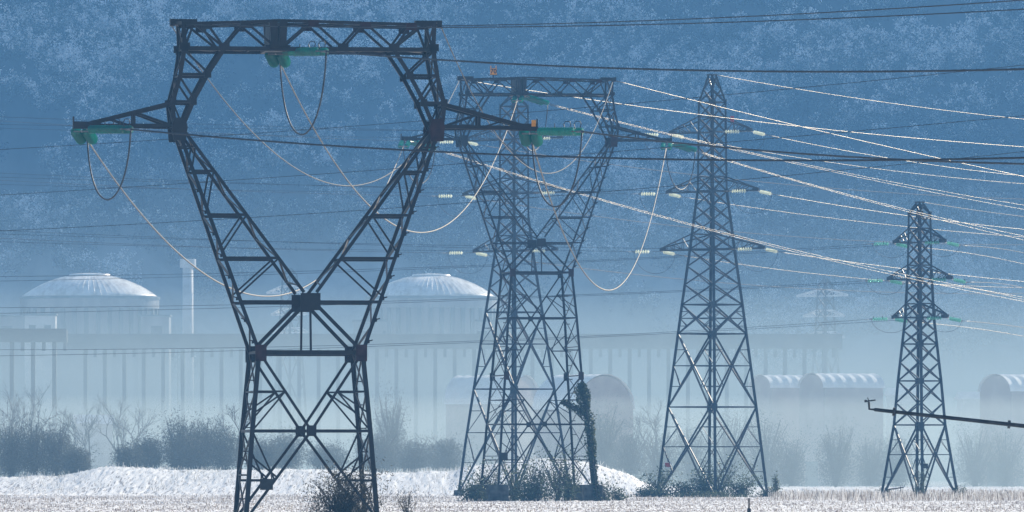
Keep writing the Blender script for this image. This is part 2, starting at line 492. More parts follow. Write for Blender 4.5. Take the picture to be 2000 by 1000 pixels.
# ---------------------------------------------------------------- portal ("cat") pylons
class Portal:
    def __init__(s, name, label, cx, Y, yaw, panels, base_z, foot_depth, w, plates):
        """panels: [(y0, yc, y1, half0, halfc, half1)], heights in photo rows of the large pylon"""
        s.ppm = 35.0
        s.root = thing(name, label, 'pylon', ((cx - 1000) / F * Y, Y, base_z), yaw, 'portal pylons of the green insulated line')
        s.yfoot = panels[-1][2]
        s.fd = foot_depth
        s.w = w
        s.make(panels, plates)
    def H(s, y): return (s.yfoot - y) / s.ppm
    def depth(s, y):
        return float(np.interp(y, [40, 100, 250, 592, 690, s.yfoot], [1.8, 1.8, 1.4, 2.45, 2.8, s.fd]))
    def N(s, a, y, f):
        return Vector((a / s.ppm, f * s.depth(y), s.H(y)))
    def world(s, a, y, v=0):
        return s.root.matrix_basis @ Vector((a / s.ppm, v, s.H(y)))
    def make(s, panels, plates):
        w = s.w; N = s.N
        BIG, MED, SML = .255 * w, .15 * w, .098 * w
        root = s.root
        halves = [(p[0], p[3]) for p in panels] + [(panels[-1][2], panels[-1][5])]
        fine = []
        for p in panels: fine += [(p[0], p[3]), (p[1], p[4])]
        fine.append((panels[-1][2], panels[-1][5]))
        fy = [q[0] for q in fine]; fh = [q[1] for q in fine]
        hw = lambda y: float(np.interp(y, fy, fh))
        # legs, each with its footing and step bolts
        for sd in (-1, 1):
            for f in (-1, 1):
                m = MB()
                for (ya, ha), (yb, hb) in zip(fine[:-1], fine[1:]):
                    m.bar(N(sd * ha, ya, f), N(sd * hb, yb, f), BIG, (0, -f, 0))
                leg = m.build('leg', 'steel', root)
                p = N(sd * halves[-1][1], s.yfoot, f)
                m = MB(); m.cbox(p + Vector((0, 0, -.95)), 1.75, 1.75, 2.5, .1)
                m.build('concrete_footing', 'concrete', root)
                y = s.yfoot - 40
                if f * sd > 0:
                    while y > 700:
                        q = N(sd * hw(y), y, f)
                        m = MB(); m.tube([q, q + Vector((sd * .42, 0, .0))], .035, 5); m.box(q + Vector((sd * .42, 0, 0)), (.02, 0, 0), (0, .06, 0), (0, 0, .06))
                        m.build('step_bolt', 'steel', leg)
                        y -= 46
        # body bracing, front and rear face
        for f in (-1, 1):
            m = MB()
            for (y0, yc, y1, h0, hc, h1) in panels:
                ya, yb = (y0 + yc) / 2, yc + (y1 - yc) * .56
                C = N(0, yc, f)
                for sd in (-1, 1):
                    m.bar(N(sd * h0, y0, f), C, MED); m.bar(C, N(sd * h1, y1, f), MED)
                    m.bar(N(sd * hw(ya), ya, f), N(sd * h0 * (yc - ya) / (yc - y0), ya, f), SML)
                    dq = h1 * (yb - yc) / (y1 - yc)
                    m.bar(N(sd * hw(yb), yb, f), N(sd * dq, yb, f), MED * .9)
                    m.bar(N(sd * hc, yc, f), N(sd * h0 * (yc - ya) / (yc - y0), ya, f), SML)
                    ym = ya + (yc - ya) * .55
                    m.bar(N(sd * hw(ym), ym, f), N(sd * h0 * (yc - ya) / (yc - y0), ya, f), SML)
                    m.bar(N(sd * hc, yc, f), N(sd * dq, yb, f), SML)
                    ym = yc + (yb - yc) * .5
                    m.bar(N(sd * hw(ym), ym, f), N(sd * h1 * (yb - 6 - yc) / (y1 - yc), yb - 6, f), SML)
                m.bar(N(-hc, yc, f), N(hc, yc, f), MED)
            m.build('face_lattice', 'steel', root)
            m = MB()
            y0, h0 = panels[0][0], panels[0][3]
            m.bar(N(-h0, y0 + 1, f), N(h0, y0 + 1, f), BIG)
            m.build('waist_beam', 'steel', root)
            # fork between waist and V
            m = MB()
            for sd in (-1, 1):
                m.bar(N(sd * 101, 690, f), N(sd * 8, 594, f), BIG * .8)
                m.bar(N(sd * 88, 676, f), N(sd * 18, 603, f) + Vector((0, -f * .5, 0)), SML)
            m.bar(N(0, 600, f), N(0, 688, f), SML * 1.2)
            m.build('fork_lattice', 'steel', root)
            m = MB(); c = N(0, 592, f) + Vector((0, f * .2, 0))
            m.box(c, (.55 * w, 0, 0), (0, .05, 0), (0, 0, .48 * w))
            m.build('gusset_plate', 'steel', root)
            for (y0, yc, y1, h0, hc, h1) in panels:
                m = MB(); m.box(N(0, yc, f) + Vector((0, f * .16, 0)), (.27 * w, 0, 0), (0, .05, 0), (0, 0, .3 * w)); m.build('gusset_plate', 'steel', root)
                for sd in (-1, 1):
                    m = MB(); m.box(N(sd * (h0 - 3), y0 + 2, f) + Vector((0, f * .24, 0)), (.31 * w, 0, 0), (0, .05, 0), (0, 0, .46 * w))
                    m.build('gusset_plate', 'rust' if f < 0 else 'steel', root)
        # side faces
        for sd in (-1, 1):
            m = MB()
            for (y0, yc, y1, h0, hc, h1) in panels:
                for a, b in ((y0, yc), (yc, y1)):
                    c = (a + b) / 2
                    m.bar(N(sd * hw(a), a, -1), N(sd * hw(c), c, 1), SML); m.bar(N(sd * hw(a), a, 1), N(sd * hw(c), c, -1), SML)
                    m.bar(N(sd * hw(c), c, -1), N(sd * hw(b), b, 1), SML); m.bar(N(sd * hw(c), c, 1), N(sd * hw(b), b, -1), SML)
                    m.bar(N(sd * hw(c), c, -1), N(sd * hw(c), c, 1), SML)
                    m.bar(N(sd * hw(a), a, -1), N(sd * hw(a), a, 1), MED)
            m.build('side_lattice', 'steel', root)
        # V limbs up to the knee
        out = lambda y: 101 + (690 - y) * (258 - 101) / 442.0
        inn = lambda y: 8 + (580 - y) * (243 - 8) / (580 - 258.0)
        for sd in (-1, 1):
            m = MB()
            for f in (-1, 1):
                m.bar(N(sd * 101, 690, f), N(sd * 258, 248, f), BIG * .82, (0, -f, 0))
                m.bar(N(sd * 12, 574, f), N(sd * 244, 258, f), BIG * .74, (0, -f, 0))
            limb = m.build('limb_chord_frame', 'steel', root)
            m = MB()
            lv = [592, 507, 423, 338, 290]
            for f in (-1, 1):
                m.bar(N(sd * 15, 592, f), N(sd * out(592), 592, f), MED)
                for i, y in enumerate(lv[1:]):
                    m.bar(N(sd * inn(y), y, f), N(sd * out(y), y, f), MED if i < 3 else SML)
                    y0 = lv[i]
                    tgt = y0 - (12 if i < 2 else (y0 - y) * .12)
                    m.bar(N(sd * (inn(y) + 2), y + 3, f), N(sd * out(tgt), tgt, f), SML)
                y = 660
            # cross bracing between the two faces
            ys = [690, 640, 592, 550, 507, 465, 423, 380, 338, 300, 262]
            for j, (a, b) in enumerate(zip(ys[:-1], ys[1:])):
                k = 1 if j % 2 else -1
                m.bar(N(sd * out(a), a, -k), N(sd * out(b), b, k), SML)
                if b < 560: m.bar(N(sd * inn(max(b, 265)), max(b, 265), -k), N(sd * inn(min(a, 560)), min(a, 560), k), SML)
            m.build('limb_lattice', 'steel', root)
            y = 670
            while y > 275:
                q = N(sd * out(y), y, -1)
                b = MB(); b.tube([q, q + Vector((sd * .36, -.05, .1))], .035, 5); b.box(q + Vector((sd * .1, 0, 0)), (.1, 0, .02), (0, .03, 0), (0, 0, .1))
                b.build('step_bolt', 'steel', limb)
                y -= 42
            # knee plates
            for f in (-1, 1):
                m = MB(); c = N(sd * 252, 252, f) + Vector((0, f * .2, 0))
                z = .05
                pts = [(-.34, -.75), (.34, -.75), (.42, .1), (.3, .5), (-.3, .5), (-.45, 0)]
                vv = [c + Vector((x * w * (1 if sd > 0 else -1), g * z, zz * w)) for g in (-1, 1) for x, zz in pts]
                m.poly(vv, [tuple(range(6)), tuple(range(11, 5, -1))] + [(i, (i + 1) % 6, 6 + (i + 1) % 6, 6 + i) for i in range(6)])
                m.build('knee_plate', 'rust' if sd > 0 else 'steel', root)
            # window post
            m = MB(); g = MB()
            op = [(262, 245), (266, 207), (252, 155), (243, 100), (245, 48)]
            ip = [(246, 252), (222, 195), (196, 147), (166, 101)]
            io = lambda y: float(np.interp(y, [101, 147, 195, 252], [166, 196, 222, 246]))
            oo = lambda y: float(np.interp(y, [48, 100, 155, 207, 245], [245, 243, 252, 266, 262]))
            for f in (-1, 1):
                for pl in (op, ip):
                    for (a, ya), (b, yb) in zip(pl[:-1], pl[1:]):
                        m.bar(N(sd * a, ya, f), N(sd * b, yb, f), BIG * .9, (0, -f, 0))
                for y in (150, 203):
                    g.bar(N(sd * oo(y), y, f), N(sd * io(y), y, f), MED)
                g.bar(N(sd * 243, 104, f), N(sd * 198, 146, f), SML * 1.2); g.bar(N(sd * 252, 155, f), N(sd * 224, 198, f), SML * 1.2)
                g.bar(N(sd * 264, 207, f), N(sd * 246, 250, f), SML)
            for a, b in ((50, 100), (100, 152), (152, 205), (205, 250)):
                g.bar(N(sd * oo(a), a, -1), N(sd * oo(b), b, 1), SML); g.bar(N(sd * oo(a), a, 1), N(sd * oo(b), b, -1), SML)
                g.bar(N(sd * oo(b), b, -1), N(sd * oo(b), b, 1), SML)
            m.v, m.f = m.v + g.v, m.f + [tuple(i + len(m.v) for i in f) for f in g.f]
            m.build('window_post_lattice', 'steel', root)
            # cross arm
            m = MB(); tip = Vector((sd * 440 / s.ppm, 0, s.H(247)))
            q = lambda a, y, f: Vector((sd * a / s.ppm, f * 1.15 * (440 - a) / (440 - 258), s.H(y)))
            for f in (-1, 1):
                m.bar(q(264, 205, f), q(425, 245, f), BIG * .9, (0, -f, 0)); m.bar(q(258, 249, f), q(425, 249, f), BIG * .85, (0, -f, 0))
                m.bar(q(338, 224, f), q(338, 249, f), MED); m.bar(q(335, 224, f), q(268, 248, f), MED * .9)
                m.bar(q(345, 249, f), q(385, 236, f), SML)
            for a, b in ((262, 300), (300, 338), (338, 380), (380, 420)):
                m.bar(q(a, 249, -1), q(b, 249, 1), SML); m.bar(q(b, 249, -1), q(b, 249, 1), SML)
            m.box(tip + Vector((-sd * .35, 0, -.02)), (.75, 0, 0), (0, .14, 0), (0, 0, .2))
            m.box(tip + Vector((sd * .42, 0, .1)), (.03, 0, 0), (0, .25, 0), (0, 0, .35))
            m.build('cross_arm_lattice', 'steel', root)
        # top beam
        bot = [-243, -166, -60, 66, 166, 243]
        top = [-200, -124, 8, 110, 200]
        m = MB(); g = MB()
        ty = lambda a: 47 + abs(a) * .018 - 3 * math.exp(-(a + 60) ** 2 / 4000)
        for f in (-1, 1):
            m.bar(N(-246, 100, f), N(246, 100, f), BIG * .92, (0, -f, 0))
            pts = [-246, -200, -124, -60, 8, 110, 200, 246]
            for a, b in zip(pts[:-1], pts[1:]):
                m.bar(N(a, ty(a), f), N(b, ty(b), f), BIG * .66, (0, -f, 0))
            for a, b in ((-243, -225), (-225, -166), (-200, -166), (-124, -166), (-124, -64), (8, -52), (8, 66), (110, 66), (110, 166), (200, 166), (225, 166), (225, 243)):
                g.bar(N(a if a in top or abs(a) in (225,) else a, ty(a) if abs(a) != 243 else 98, f), N(b, 98 if abs(b) != 225 else 52, f), SML * 1.35)
        for a, b in zip([-243, -166, -110, -60, 0, 66, 110, 166], [-166, -110, -60, 0, 66, 110, 166, 243]):
            g.bar(N(a, 100, -1), N(b, 100, 1), SML); g.bar(N(a, 50, 1), N(b, 50, -1), SML); g.bar(N(b, 100, -1), N(b, 100, 1), SML)
        for f in (-1, 1):
            for a, y in [(t, ty(t) + 5) for t in top] + [(b, 96) for b in bot if abs(b) > 65] + [(q * io(y), y) for q in (-1, 1) for y in (150, 203)] + [(q * oo(y), y) for q in (-1, 1) for y in (100, 203)]:
                k = .62 if y > 98 else 1
                p = MB(); p.box(N(a, y, f) + Vector((0, f * .13, 0)), (.3 * w * k, 0, 0), (0, .03, 0), (0, 0, .2 * w)); p.build('gusset_plate', 'rust' if a > 0 and y < 60 else 'steel', root)
        m.build('top_beam_frame', 'steel', root); g.build('beam_lattice', 'steel', root)
        for sd in (-1, 1):
            m = MB(); m.box(N(sd * 240, 45, 0), (.75, 0, 0), (0, .35, 0), (0, 0, .13)); m.box(N(sd * 262, 47, 0), (.12, 0, 0), (0, .3, 0), (0, 0, .2))
            m.bar(N(sd * 246, 50, -1), N(sd * 256, 47, 0), MED); m.bar(N(sd * 246, 50, 1), N(sd * 256, 47, 0), MED)
            m.build('earth_wire_bracket', 'steel', root)
        for dx in (-10, 10):
            m = MB()
            for f in (-1, 1):
                m.bar(N(-60 + dx, 46, f), N(-60 + dx * .7, 98, f), .42 * w)
            m.box(N(-60 + dx, 72, 0), (.16, 0, 0), (0, 1.3, 0), (0, 0, .72))
            m.build('hanger_post', 'steel', root)
        m = MB(); m.box(N(-60, 98, 0), (.7, 0, 0), (0, 1.6, 0), (0, 0, .17)); m.build('hanger_plate', 'steel', root)

T1Y, T2Y = 476.2, 809.0
PA = Portal('lattice_pylon', 'large dark portal pylon nearest the snow field edge, clear of ivy', 597.5, T1Y, R(7), [(690, 843, 1015, 101, 115, 128)], 0.05, 3.3, 1.0, None)
PB = Portal('lattice_pylon', 'ivy clad portal pylon with number plate on its beam', 1048, T2Y, R(9.5), [(690, 841, 1032, 101, 115, 128), (1032, 1193, 1404, 128, 142, 158)], 1.25, 5.0, .8, None)
bpy.context.view_layer.update()

TIP = {'left': (-440, 258), 'centre': (-60, 105), 'right': (440, 258)}
GRN = 'green glass insulators of the portal pylons'
JG = 'jumper loops under the portal pylons'
SPAN = 'conductors spanning the two portal pylons'
ph = {'left': 'left arm', 'centre': 'top beam', 'right': 'right arm'}
mids = {'left': (545, 577), 'centre': (815, 454), 'right': (1190, 567)}
DARKR = {'left': (2000, 308, 403, (1300, 311)), 'centre': (2000, 135, 403, (1300, 136)), 'right': (2000, 320, 403, (1416, 288))}
BRIGHT = {'left': (2000, 585, 905, (1273, 418)), 'centre': (2000, 405, 890, (1560, 320)), 'right': (2000, 465, 880, (1630, 374))}
def extend(a, b, mid, px):
    """carry the wire a-b on past the frame edge to photo column px along the same parabola; returns end point and sag"""
    s = fit_sag(a, b, mid)
    k = (px - 1000) / F
    t = (k * a.y - a.x) / ((b.x - a.x) - k * (b.y - a.y))
    e = a + (b - a) * t
    e.z -= 4 * s * t * (1 - t)
    return e, s * t * t
for k in ('left', 'centre', 'right'):
    a1 = PA.world(*TIP[k]); a2 = PB.world(*TIP[k])
    h = (a2 - a1); hd = Vector((h.x, h.y, 0)).normalized()
    e1 = insulator(a1, hd + Vector((0, 0, -.1)), f'green glass insulator pair seen end on under the {ph[k]} of the large dark pylon', GRN, horns=1, rad=.32)
    e2 = insulator(a2, -hd + Vector((0, 0, -.16)), f'green insulator pair facing the viewer under the {ph[k]} of the ivy clad pylon', GRN, horns=1)
    wire(e1, e2, f'conductor looping from the {ph[k]} of the large dark pylon to the ivy clad pylon', SPAN, mids[k], r=.046, mat='wire_glint')
    f1 = insulator(a1 + Vector((.45, -.1, .05)), (.62, -.78, -.03), f'green glass insulator pair pointing sideways under the {ph[k]} of the large dark pylon', GRN, horns=3)
    jumper(e1, f1, {'left': 3.6, 'centre': 4.3, 'right': 3.9}[k], f'slack jumper loop hanging below the {ph[k]} of the large dark pylon', JG, .05)
    X, Yp, Yd, mid = DARKR[k]
    end, sg = extend(f1, P(X, Yp, Yd), mid, 3200)
    wire(f1, end, f'thick dark conductor leaving the {ph[k]} of the large dark pylon sideways', 'dark conductors crossing towards the edge of the field', None, sg, .055, 'darkwire')
    f2 = insulator(a2 + Vector((.4, .1, .05)), (.6, .8, -.16), f'green glass insulator pair slanting away under the {ph[k]} of the ivy clad pylon', GRN, horns=0)
    jumper(e2, f2, {'left': 3.4, 'centre': 4.6, 'right': 3.8}[k], f'slack jumper loop hanging below the {ph[k]} of the ivy clad pylon', JG, .05)
    X, Yp, Yd, mid = BRIGHT[k]
    for dz, wd in ((.2, 'upper'), (-.2, 'lower')):
        end, sg = extend(f2 + Vector((0, 0, dz)), P(X, Yp, Yd) + Vector((0, 0, dz * 1.5)), (mid[0], mid[1] - dz * 18), 3000)
        wire(f2 + Vector((0, 0, dz * .3)), end, f'{wd} of two bright conductors running off from the {ph[k]} of the ivy clad pylon', 'bright twin conductors of the ivy clad pylon', None, sg, .023)
# earth wires
EW = 'earth wires of the portal pylons'
for sd, mid, nm in ((-1, (665, 362), 'left'), (1, (1056, 337), 'right')):
    wire(PA.world(sd * 265, 50), PB.world(sd * 258, 50), f'bright sagging earth wire between the {nm} beam ends of both portal pylons', EW, mid, r=.034)
for sd, b, mid, nm in ((1, P(2000, 0, 403), (1300, 39), 'right'), (-1, P(2000, 18, 395), (1300, 47), 'left')):
    a = PA.world(sd * 265, 50)
    end, sg = extend(a, b, mid, 3200)
    wire(a, end, f'thin dark earth wire crossing the hillside from the {nm} end of the large pylon top', EW, None, sg, .03, 'darkwire')
for sd, b, mid, nm in ((1, P(2000, 345, 885), (1610, 258), 'right'), (-1, P(2000, 287, 915), (1440, 233), 'left')):
    a = PB.world(sd * 262, 50)
    end, sg = extend(a, b, mid, 3000)
    wire(a, end, f'thin pale earth wire running down from the {nm} beam end of the ivy clad pylon', EW, None, sg, .036)

# boxes and signs on the portal pylons
def board(parent, name, c, sx, sz, mat, bars=True):
    m = MB(); m.box(c, (sx / 2, 0, 0), (0, .04, 0), (0, 0, sz / 2))
    for q in (-1, 1) if bars else ():
        m.bar(Vector(c) + Vector((q * sx * .4, .06, sz * .5 + .25)), Vector(c) + Vector((q * sx * .4, .06, -sz * .5)), .07)
    return m.build(name, mat, parent)
board(PA.root, 'danger_board', (-88 / 35, -3.25, PA.H(947)), .72, .62, 'black')
board(PB.root, 'danger_board', (-137 / 35, -4.3, PB.H(1300)), .85, .75, 'black')
pl = board(PB.root, 'number_plate', (-91 * 1.7 / 35, -1.7, PB.H(26)), .62, .6, 'orange')
m = MB(); m.bar((-155 / 35, -1.62, PB.H(38)), (-155 / 35, -1.62, PB.H(55)), .1); m.box((-155 / 35, -1.62, PB.H(37.5)), (.5, 0, 0), (0, .05, 0), (0, 0, .03)); m.build('plate_bracket', 'steel', pl)
cu = bpy.data.curves.new('numerals', 'FONT'); cu.body = '70'; cu.size = .62; cu.align_x = 'CENTER'; cu.align_y = 'CENTER'; cu.extrude = .01; cu.offset = .012
cu.materials.append(M['black'])
tmp = bpy.data.objects.new('numerals_curve', cu); nm_ = bpy.data.meshes.new_from_object(tmp); bpy.data.objects.remove(tmp)
tx = bpy.data.objects.new('numerals', nm_); COL.objects.link(tx); tx.parent = pl
tx.location = (-155 / 35, -1.76, PB.H(26)); tx.rotation_euler = (R(90), 0, 0)
pl = board(PA.root, 'number_plate', (447 / 35, -.3, PA.H(240)), .24, .36, 'orange', False)

# ---------------------------------------------------------------- slender lattice towers
class Tower:
    def __init__(s, label, cx, Y, yfoot, prof, panels, arms, top, w=1.0, mat='galv', name='lattice_pylon', yaw=46.9, footing=True, group='slender lattice pylons', armmat=None):
        s.Y, s.cx, s.yf, s.ppm = Y, cx, yfoot, F / Y
        X = (cx - 1000) / F * Y
        s.bz = CH + (HY - yfoot) / F * Y
        s.root = thing(name, label, 'pylon', (X, Y, s.bz), R(yaw), group)
        py = [p[0] for p in prof]; pr = [p[1] for p in prof]
        s.r = lambda y: float(np.interp(y, py, pr)) / s.ppm / math.sqrt(2)
        s.H = lambda y: (yfoot - y) / s.ppm
        CN = [(1, -1), (-1, -1), (-1, 1), (1, 1)]
        c = lambda i, y: Vector((CN[i % 4][0] * s.r(y), CN[i % 4][1] * s.r(y), s.H(y)))
        BIG, MED, SML = .31 * w, .15 * w, .095 * w
        root = s.root
        for i in range(4):
            m = MB()
            for a, b in zip(py[:-1], py[1:]):
                m.bar(c(i, a), c(i, b), BIG if a > py[1] else BIG * .7, (-CN[i][0], -CN[i][1], 0))
            m.build('leg', mat, root)
            if footing:
                m = MB(); m.cbox(c(i, yfoot) + Vector((0, 0, -.25)), .9, .9, 1.1, .07); m.build('concrete_footing', 'concrete', root)
        s.tips = {}
        for i in range(4):
            m = MB(); j = i + 1
            for (y0, y1, kind) in panels:
                A0, A1, B0, B1 = c(i, y0), c(i, y1), c(j, y0), c(j, y1)
                r0, r1 = s.r(y0), s.r(y1)
                t = r0 / (r0 + r1); yc = y0 + (y1 - y0) * t
                m.bar(A0, B1, MED if kind == 'big' else SML * 1.25); m.bar(B0, A1, MED if kind == 'big' else SML * 1.25)
                if kind in ('girdle', 'big'): m.bar(A0, B0, MED)
                if kind == 'big':
                    m.bar(c(i, yc), c(j, yc), SML)
                    for q in (.5,):
                        for (S, E) in ((i, 0), (j, 1)):
                            ya = y0 + (yc - y0) * q; yb = yc + (y1 - yc) * q
                            D0 = c(i if E == 0 else j, y0).lerp(c(j if E == 0 else i, y1), (ya - y0) / (y1 - y0))
                            D1 = c(j if E == 0 else i, y0).lerp(c(i if E == 0 else j, y1), (yb - y0) / (y1 - y0))
                            m.bar(c(S, ya), D0, SML * .8); m.bar(c(S, yc), D0, SML * .8)
                            m.bar(c(S, yb), D1, SML * .8); m.bar(c(S, yc), D1, SML * .8)
            m.build('face_lattice', mat, root)
        for (y0, y1, kind) in panels:
            if kind in ('girdle', 'big'):
                for i in range(4):
                    n = Vector((CN[i][0], CN[i][1], 0)).normalized()
                    t = Vector((-n.y, n.x, 0))
                    m = MB(); m.box(c(i, y0) + n * .08, t * .3 * w, n * .03, (0, 0, .32 * w)); m.build('gusset_plate', mat, root)
        # cap
        y0 = py[0]
        m = MB(); rr = s.r(y0)
        m.box((0, 0, s.H(y0) + .06), (rr + .14, 0, 0), (0, rr + .14, 0), (0, 0, .07))
        m.build('earth_wire_cap', mat, root)
        # arms: local -y is the arm on the right, +y the arm on the left
        for lv, (yb, yt, dl, dr) in zip(('upper', 'middle', 'lower'), arms):
            for nm, sg, dx in (('right', -1, dr), ('left', 1, dl)):
                L = dx / s.ppm / math.cos(R(yaw - 1.9))
                tip = Vector((0, sg * L, s.H(yb)))
                bs = s.r(yb); ts = s.r(yt)
                m = MB()
                B = [Vector((k * bs, sg * bs, s.H(yb))) for k in (-1, 1)]
                T = [Vector((k * ts, sg * ts, s.H(yt))) for k in (-1, 1)]
                tt = tip + Vector((0, 0, .22))
                for q in (0, 1):
                    m.bar(B[q], tip, MED * 1.1); m.bar(T[q], tt, MED)
                    for f in (.3, .55, .78):
                        m.bar(B[q].lerp(tip, f), T[q].lerp(tt, f), SML * .8)
                        m.bar(B[q].lerp(tip, max(0, f - .27)), T[q].lerp(tt, f), SML * .8)
                for f, f2 in ((0, .33), (.33, .62), (.62, .85)):
                    m.bar(B[0].lerp(tip, f), B[1].lerp(tip, f2), SML * .8); m.bar(B[1].lerp(tip, f), B[0].lerp(tip, f2), SML * .8)
                m.bar(B[0], B[1], MED); m.bar(T[0], T[1], MED)
                m.box(tip + Vector((0, -sg * .3, .1)), (.1, 0, 0), (0, .45, 0), (0, 0, .17))
                m.build('cross_arm_lattice', armmat or mat, root)
                s.tips[(lv, nm)] = tip
        bpy.context.view_layer.update()
        for k in s.tips: s.tips[k] = s.root.matrix_basis @ s.tips[k]
        s.top = s.root.matrix_basis @ Vector((0, 0, s.H(y0) + .12))

def shaft(ys, kind='x'):
    return [(a, b, kind) for a, b in zip(ys[:-1], ys[1:])]
T3 = Tower('tall slender pylon standing in bushes, right of the ivy clad pylon', 1391, 950, 970,
    [(147, 7), (200, 26), (370, 28), (491, 44), (595, 59), (795, 86), (970, 108)],
    [(150, 175, 'x'), (175, 200, 'x')] + [(200, 230, 'girdle')] + shaft([230, 258, 287, 316, 344, 373]) + [(373, 402, 'girdle')] + shaft([402, 430, 458, 487]) + [(487, 520, 'girdle'), (520, 556, 'x'), (556, 595, 'x'), (595, 652, 'big'), (652, 795, 'big'), (795, 970, 'big')],
    [(258, 228, 78, 72), (374, 345, 84, 84), (487, 457, 95, 95)], 147)
T3B = Tower('slender lattice pylon half hidden behind the ivy clad pylon', 1004, 1000, 962,
    [(185, 6), (208, 27), (425, 28), (500, 38), (640, 60), (866, 95), (962, 108)],
    [(187, 208, 'x'), (208, 235, 'girdle')] + shaft([235, 272, 298, 325, 352, 378]) + [(378, 405, 'girdle')] + shaft([405, 432, 461, 490]) + [(490, 525, 'girdle'), (525, 562, 'x'), (562, 610, 'x'), (610, 760, 'big'), (760, 962, 'big')],
    [(272, 243, 94, 90), (378, 348, 96, 98), (490, 460, 76, 80)], 185)
T4 = Tower('shortest slender pylon standing in dry stubble, bare at its feet', 1796, 900, 976,
    [(396, 6), (418, 21), (526, 23), (622, 28), (744, 42), (830, 50), (976, 76)],
    [(398, 418, 'x'), (418, 445, 'girdle'), (445, 474, 'x')] + shaft([474, 497, 520, 544, 568, 592, 620]) + [(620, 646, 'girdle'), (646, 672, 'x'), (672, 708, 'girdle'), (708, 744, 'x'), (744, 787, 'girdle'), (787, 830, 'x'), (830, 976, 'big')],
    [(473, 446, 46, 46), (545, 518, 57, 58), (620, 593, 48, 50)], 396, w=.95)

PHR = {'T3': 'the bush footed pylon', 'T3B': 'the half hidden pylon', 'T4': 'the shortest pylon'}
GI = 'small glass insulators of the slender pylons'
JS = 'thin jumper loops of the slender pylons'
CL = 'thin dark conductors running to the left edge'
CR = 'bright conductors of the slender pylons running away'
LEFT_END = {  # photo row at the left edge
 'T3': {('upper', 'left'): 228, ('upper', 'right'): 243, ('middle', 'left'): 338, ('middle', 'right'): 346, ('lower', 'left'): 450, ('lower', 'right'): 457},
 'T3B': {('upper', 'left'): 236, ('upper', 'right'): 250, ('middle', 'left'): 352, ('middle', 'right'): 360, ('lower', 'left'): 465, ('lower', 'right'): 472},
 'T4': {('upper', 'left'): 540, ('upper', 'right'): 549, ('middle', 'left'): 601, ('middle', 'right'): 612, ('lower', 'left'): 683, ('lower', 'right'): 695}}
LEFT_MID = {'T4': {'upper': (860, 521), 'middle': (900, 584), 'lower': (900, 667)}}
RIGHT_END = {
 'T3': {('upper', 'right'): (344, (1700, 303)), ('upper', 'left'): (359, (1586, 312)), ('middle', 'right'): (448, (1700, 411)), ('middle', 'left'): (463, (1560, 418)), ('lower', 'right'): (550, (1700, 517)), ('lower', 'left'): (562, (1550, 530))},
 'T3B': {('upper', 'left'): (389, (1424, 349)), ('middle', 'left'): (478, (1375, 447)), ('lower', 'left'): (573, (1420, 553))},
 'T4': {('upper', 'right'): (494, (1930, 483)), ('upper', 'left'): (516, (1900, 496)), ('middle', 'right'): (562, (1930, 552)), ('middle', 'left'): (586, (1900, 564)), ('lower', 'right'): (640, (1930, 631)), ('lower', 'left'): (657, (1900, 641))}}
for key, T in (('T3', T3), ('T3B', T3B), ('T4', T4)):
    gl = 'glass_mid' if key == 'T4' else 'glass_pale'
    short = 'mint' if key == 'T4' else 'pale'
    for (lv, nm), tip in T.tips.items():
        where = f'{lv} {nm} arm of {PHR[key]}'
        a = tip + Vector((0, 0, -.1))
        ll = 1.4 if key != 'T4' else .6
        e = insulator(a, (-.93, -.37, -.02), f'{short} glass insulator pointing left from the {where}', GI, n=6, pitch=.29, rad=.21 if key != 'T4' else .205, link_len=ll, glass=gl, double=False, horns=2)
        Yd = {'T3': 910, 'T3B': 955, 'T4': 865}[key]
        b = P(0, LEFT_END[key][(lv, nm)], Yd)
        md = LEFT_MID.get(key, {}).get(lv)
        if md:
            md = (md[0], md[1] + (3 if nm == 'right' else 0))
            end, sg = extend(e, b, md, -900)
        else:
            mx = (e + b) * .5; mp = (1000 + mx.x / mx.y * F, HY - (mx.z - CH) / mx.y * F + 4)
            end, sg = extend(e, b, mp, -900)
        wire(e, end, f'thin dark conductor running left from the {where}', CL, None, sg, .022, 'darkwire')
        if (lv, nm) in RIGHT_END[key]:
            yr, mid = RIGHT_END[key][(lv, nm)]
            g = insulator(a, (.7, .7, -.12), f'{short} glass insulator slanting away at the {where}', GI, n=6, pitch=.29, rad=.21 if key != 'T4' else .205, link_len=.35, glass=gl, double=False, horns=2)
            jumper(e, g, 2.3 if key != 'T4' else 1.3, f'thin jumper loop hanging under the {where}', JS, .02, 'darkwire')
            end, sg = extend(g, P(2000, yr, {'T3': 1020, 'T3B': 1085, 'T4': 940}[key]), mid, 3000)
            wire(g, end, f'bright conductor running right from the {where}', CR, None, sg, .033 if key != 'T4' else .028)
end, sg = extend(T3.top, P(2000, 233, 1010), (1700, 196), 3000)
wire(T3.top, end, 'bright earth wire running right from the top of the bush footed pylon', 'earth wires of the slender pylons', None, sg, .038)
end, sg = extend(T4.top, P(2000, 423, 960), (1900, 410), 3000)
wire(T4.top, end, 'faint earth wire running right from the top of the shortest pylon', 'earth wires of the slender pylons', None, sg, .028)

# three dark conductors of a line whose supports stand outside the view
for nm, y0, y1, mid in (('uppermost', 292, 127, (1300, 196)), ('middle', 381, 226, (870, 322)), ('lowest', 451, 296, (1150, 377))):
    a, b = P(0, y0, 640), P(2000, y1, 600)
    end, sg = extend(a, b, mid, 3000)
    st, sg2 = extend(end, a, mid, -900)
    wire(end, st, f'{nm} of three thin dark conductors rising across the whole view to the right', 'three dark conductors rising to the right', None, sg2, .024, 'darkwire')

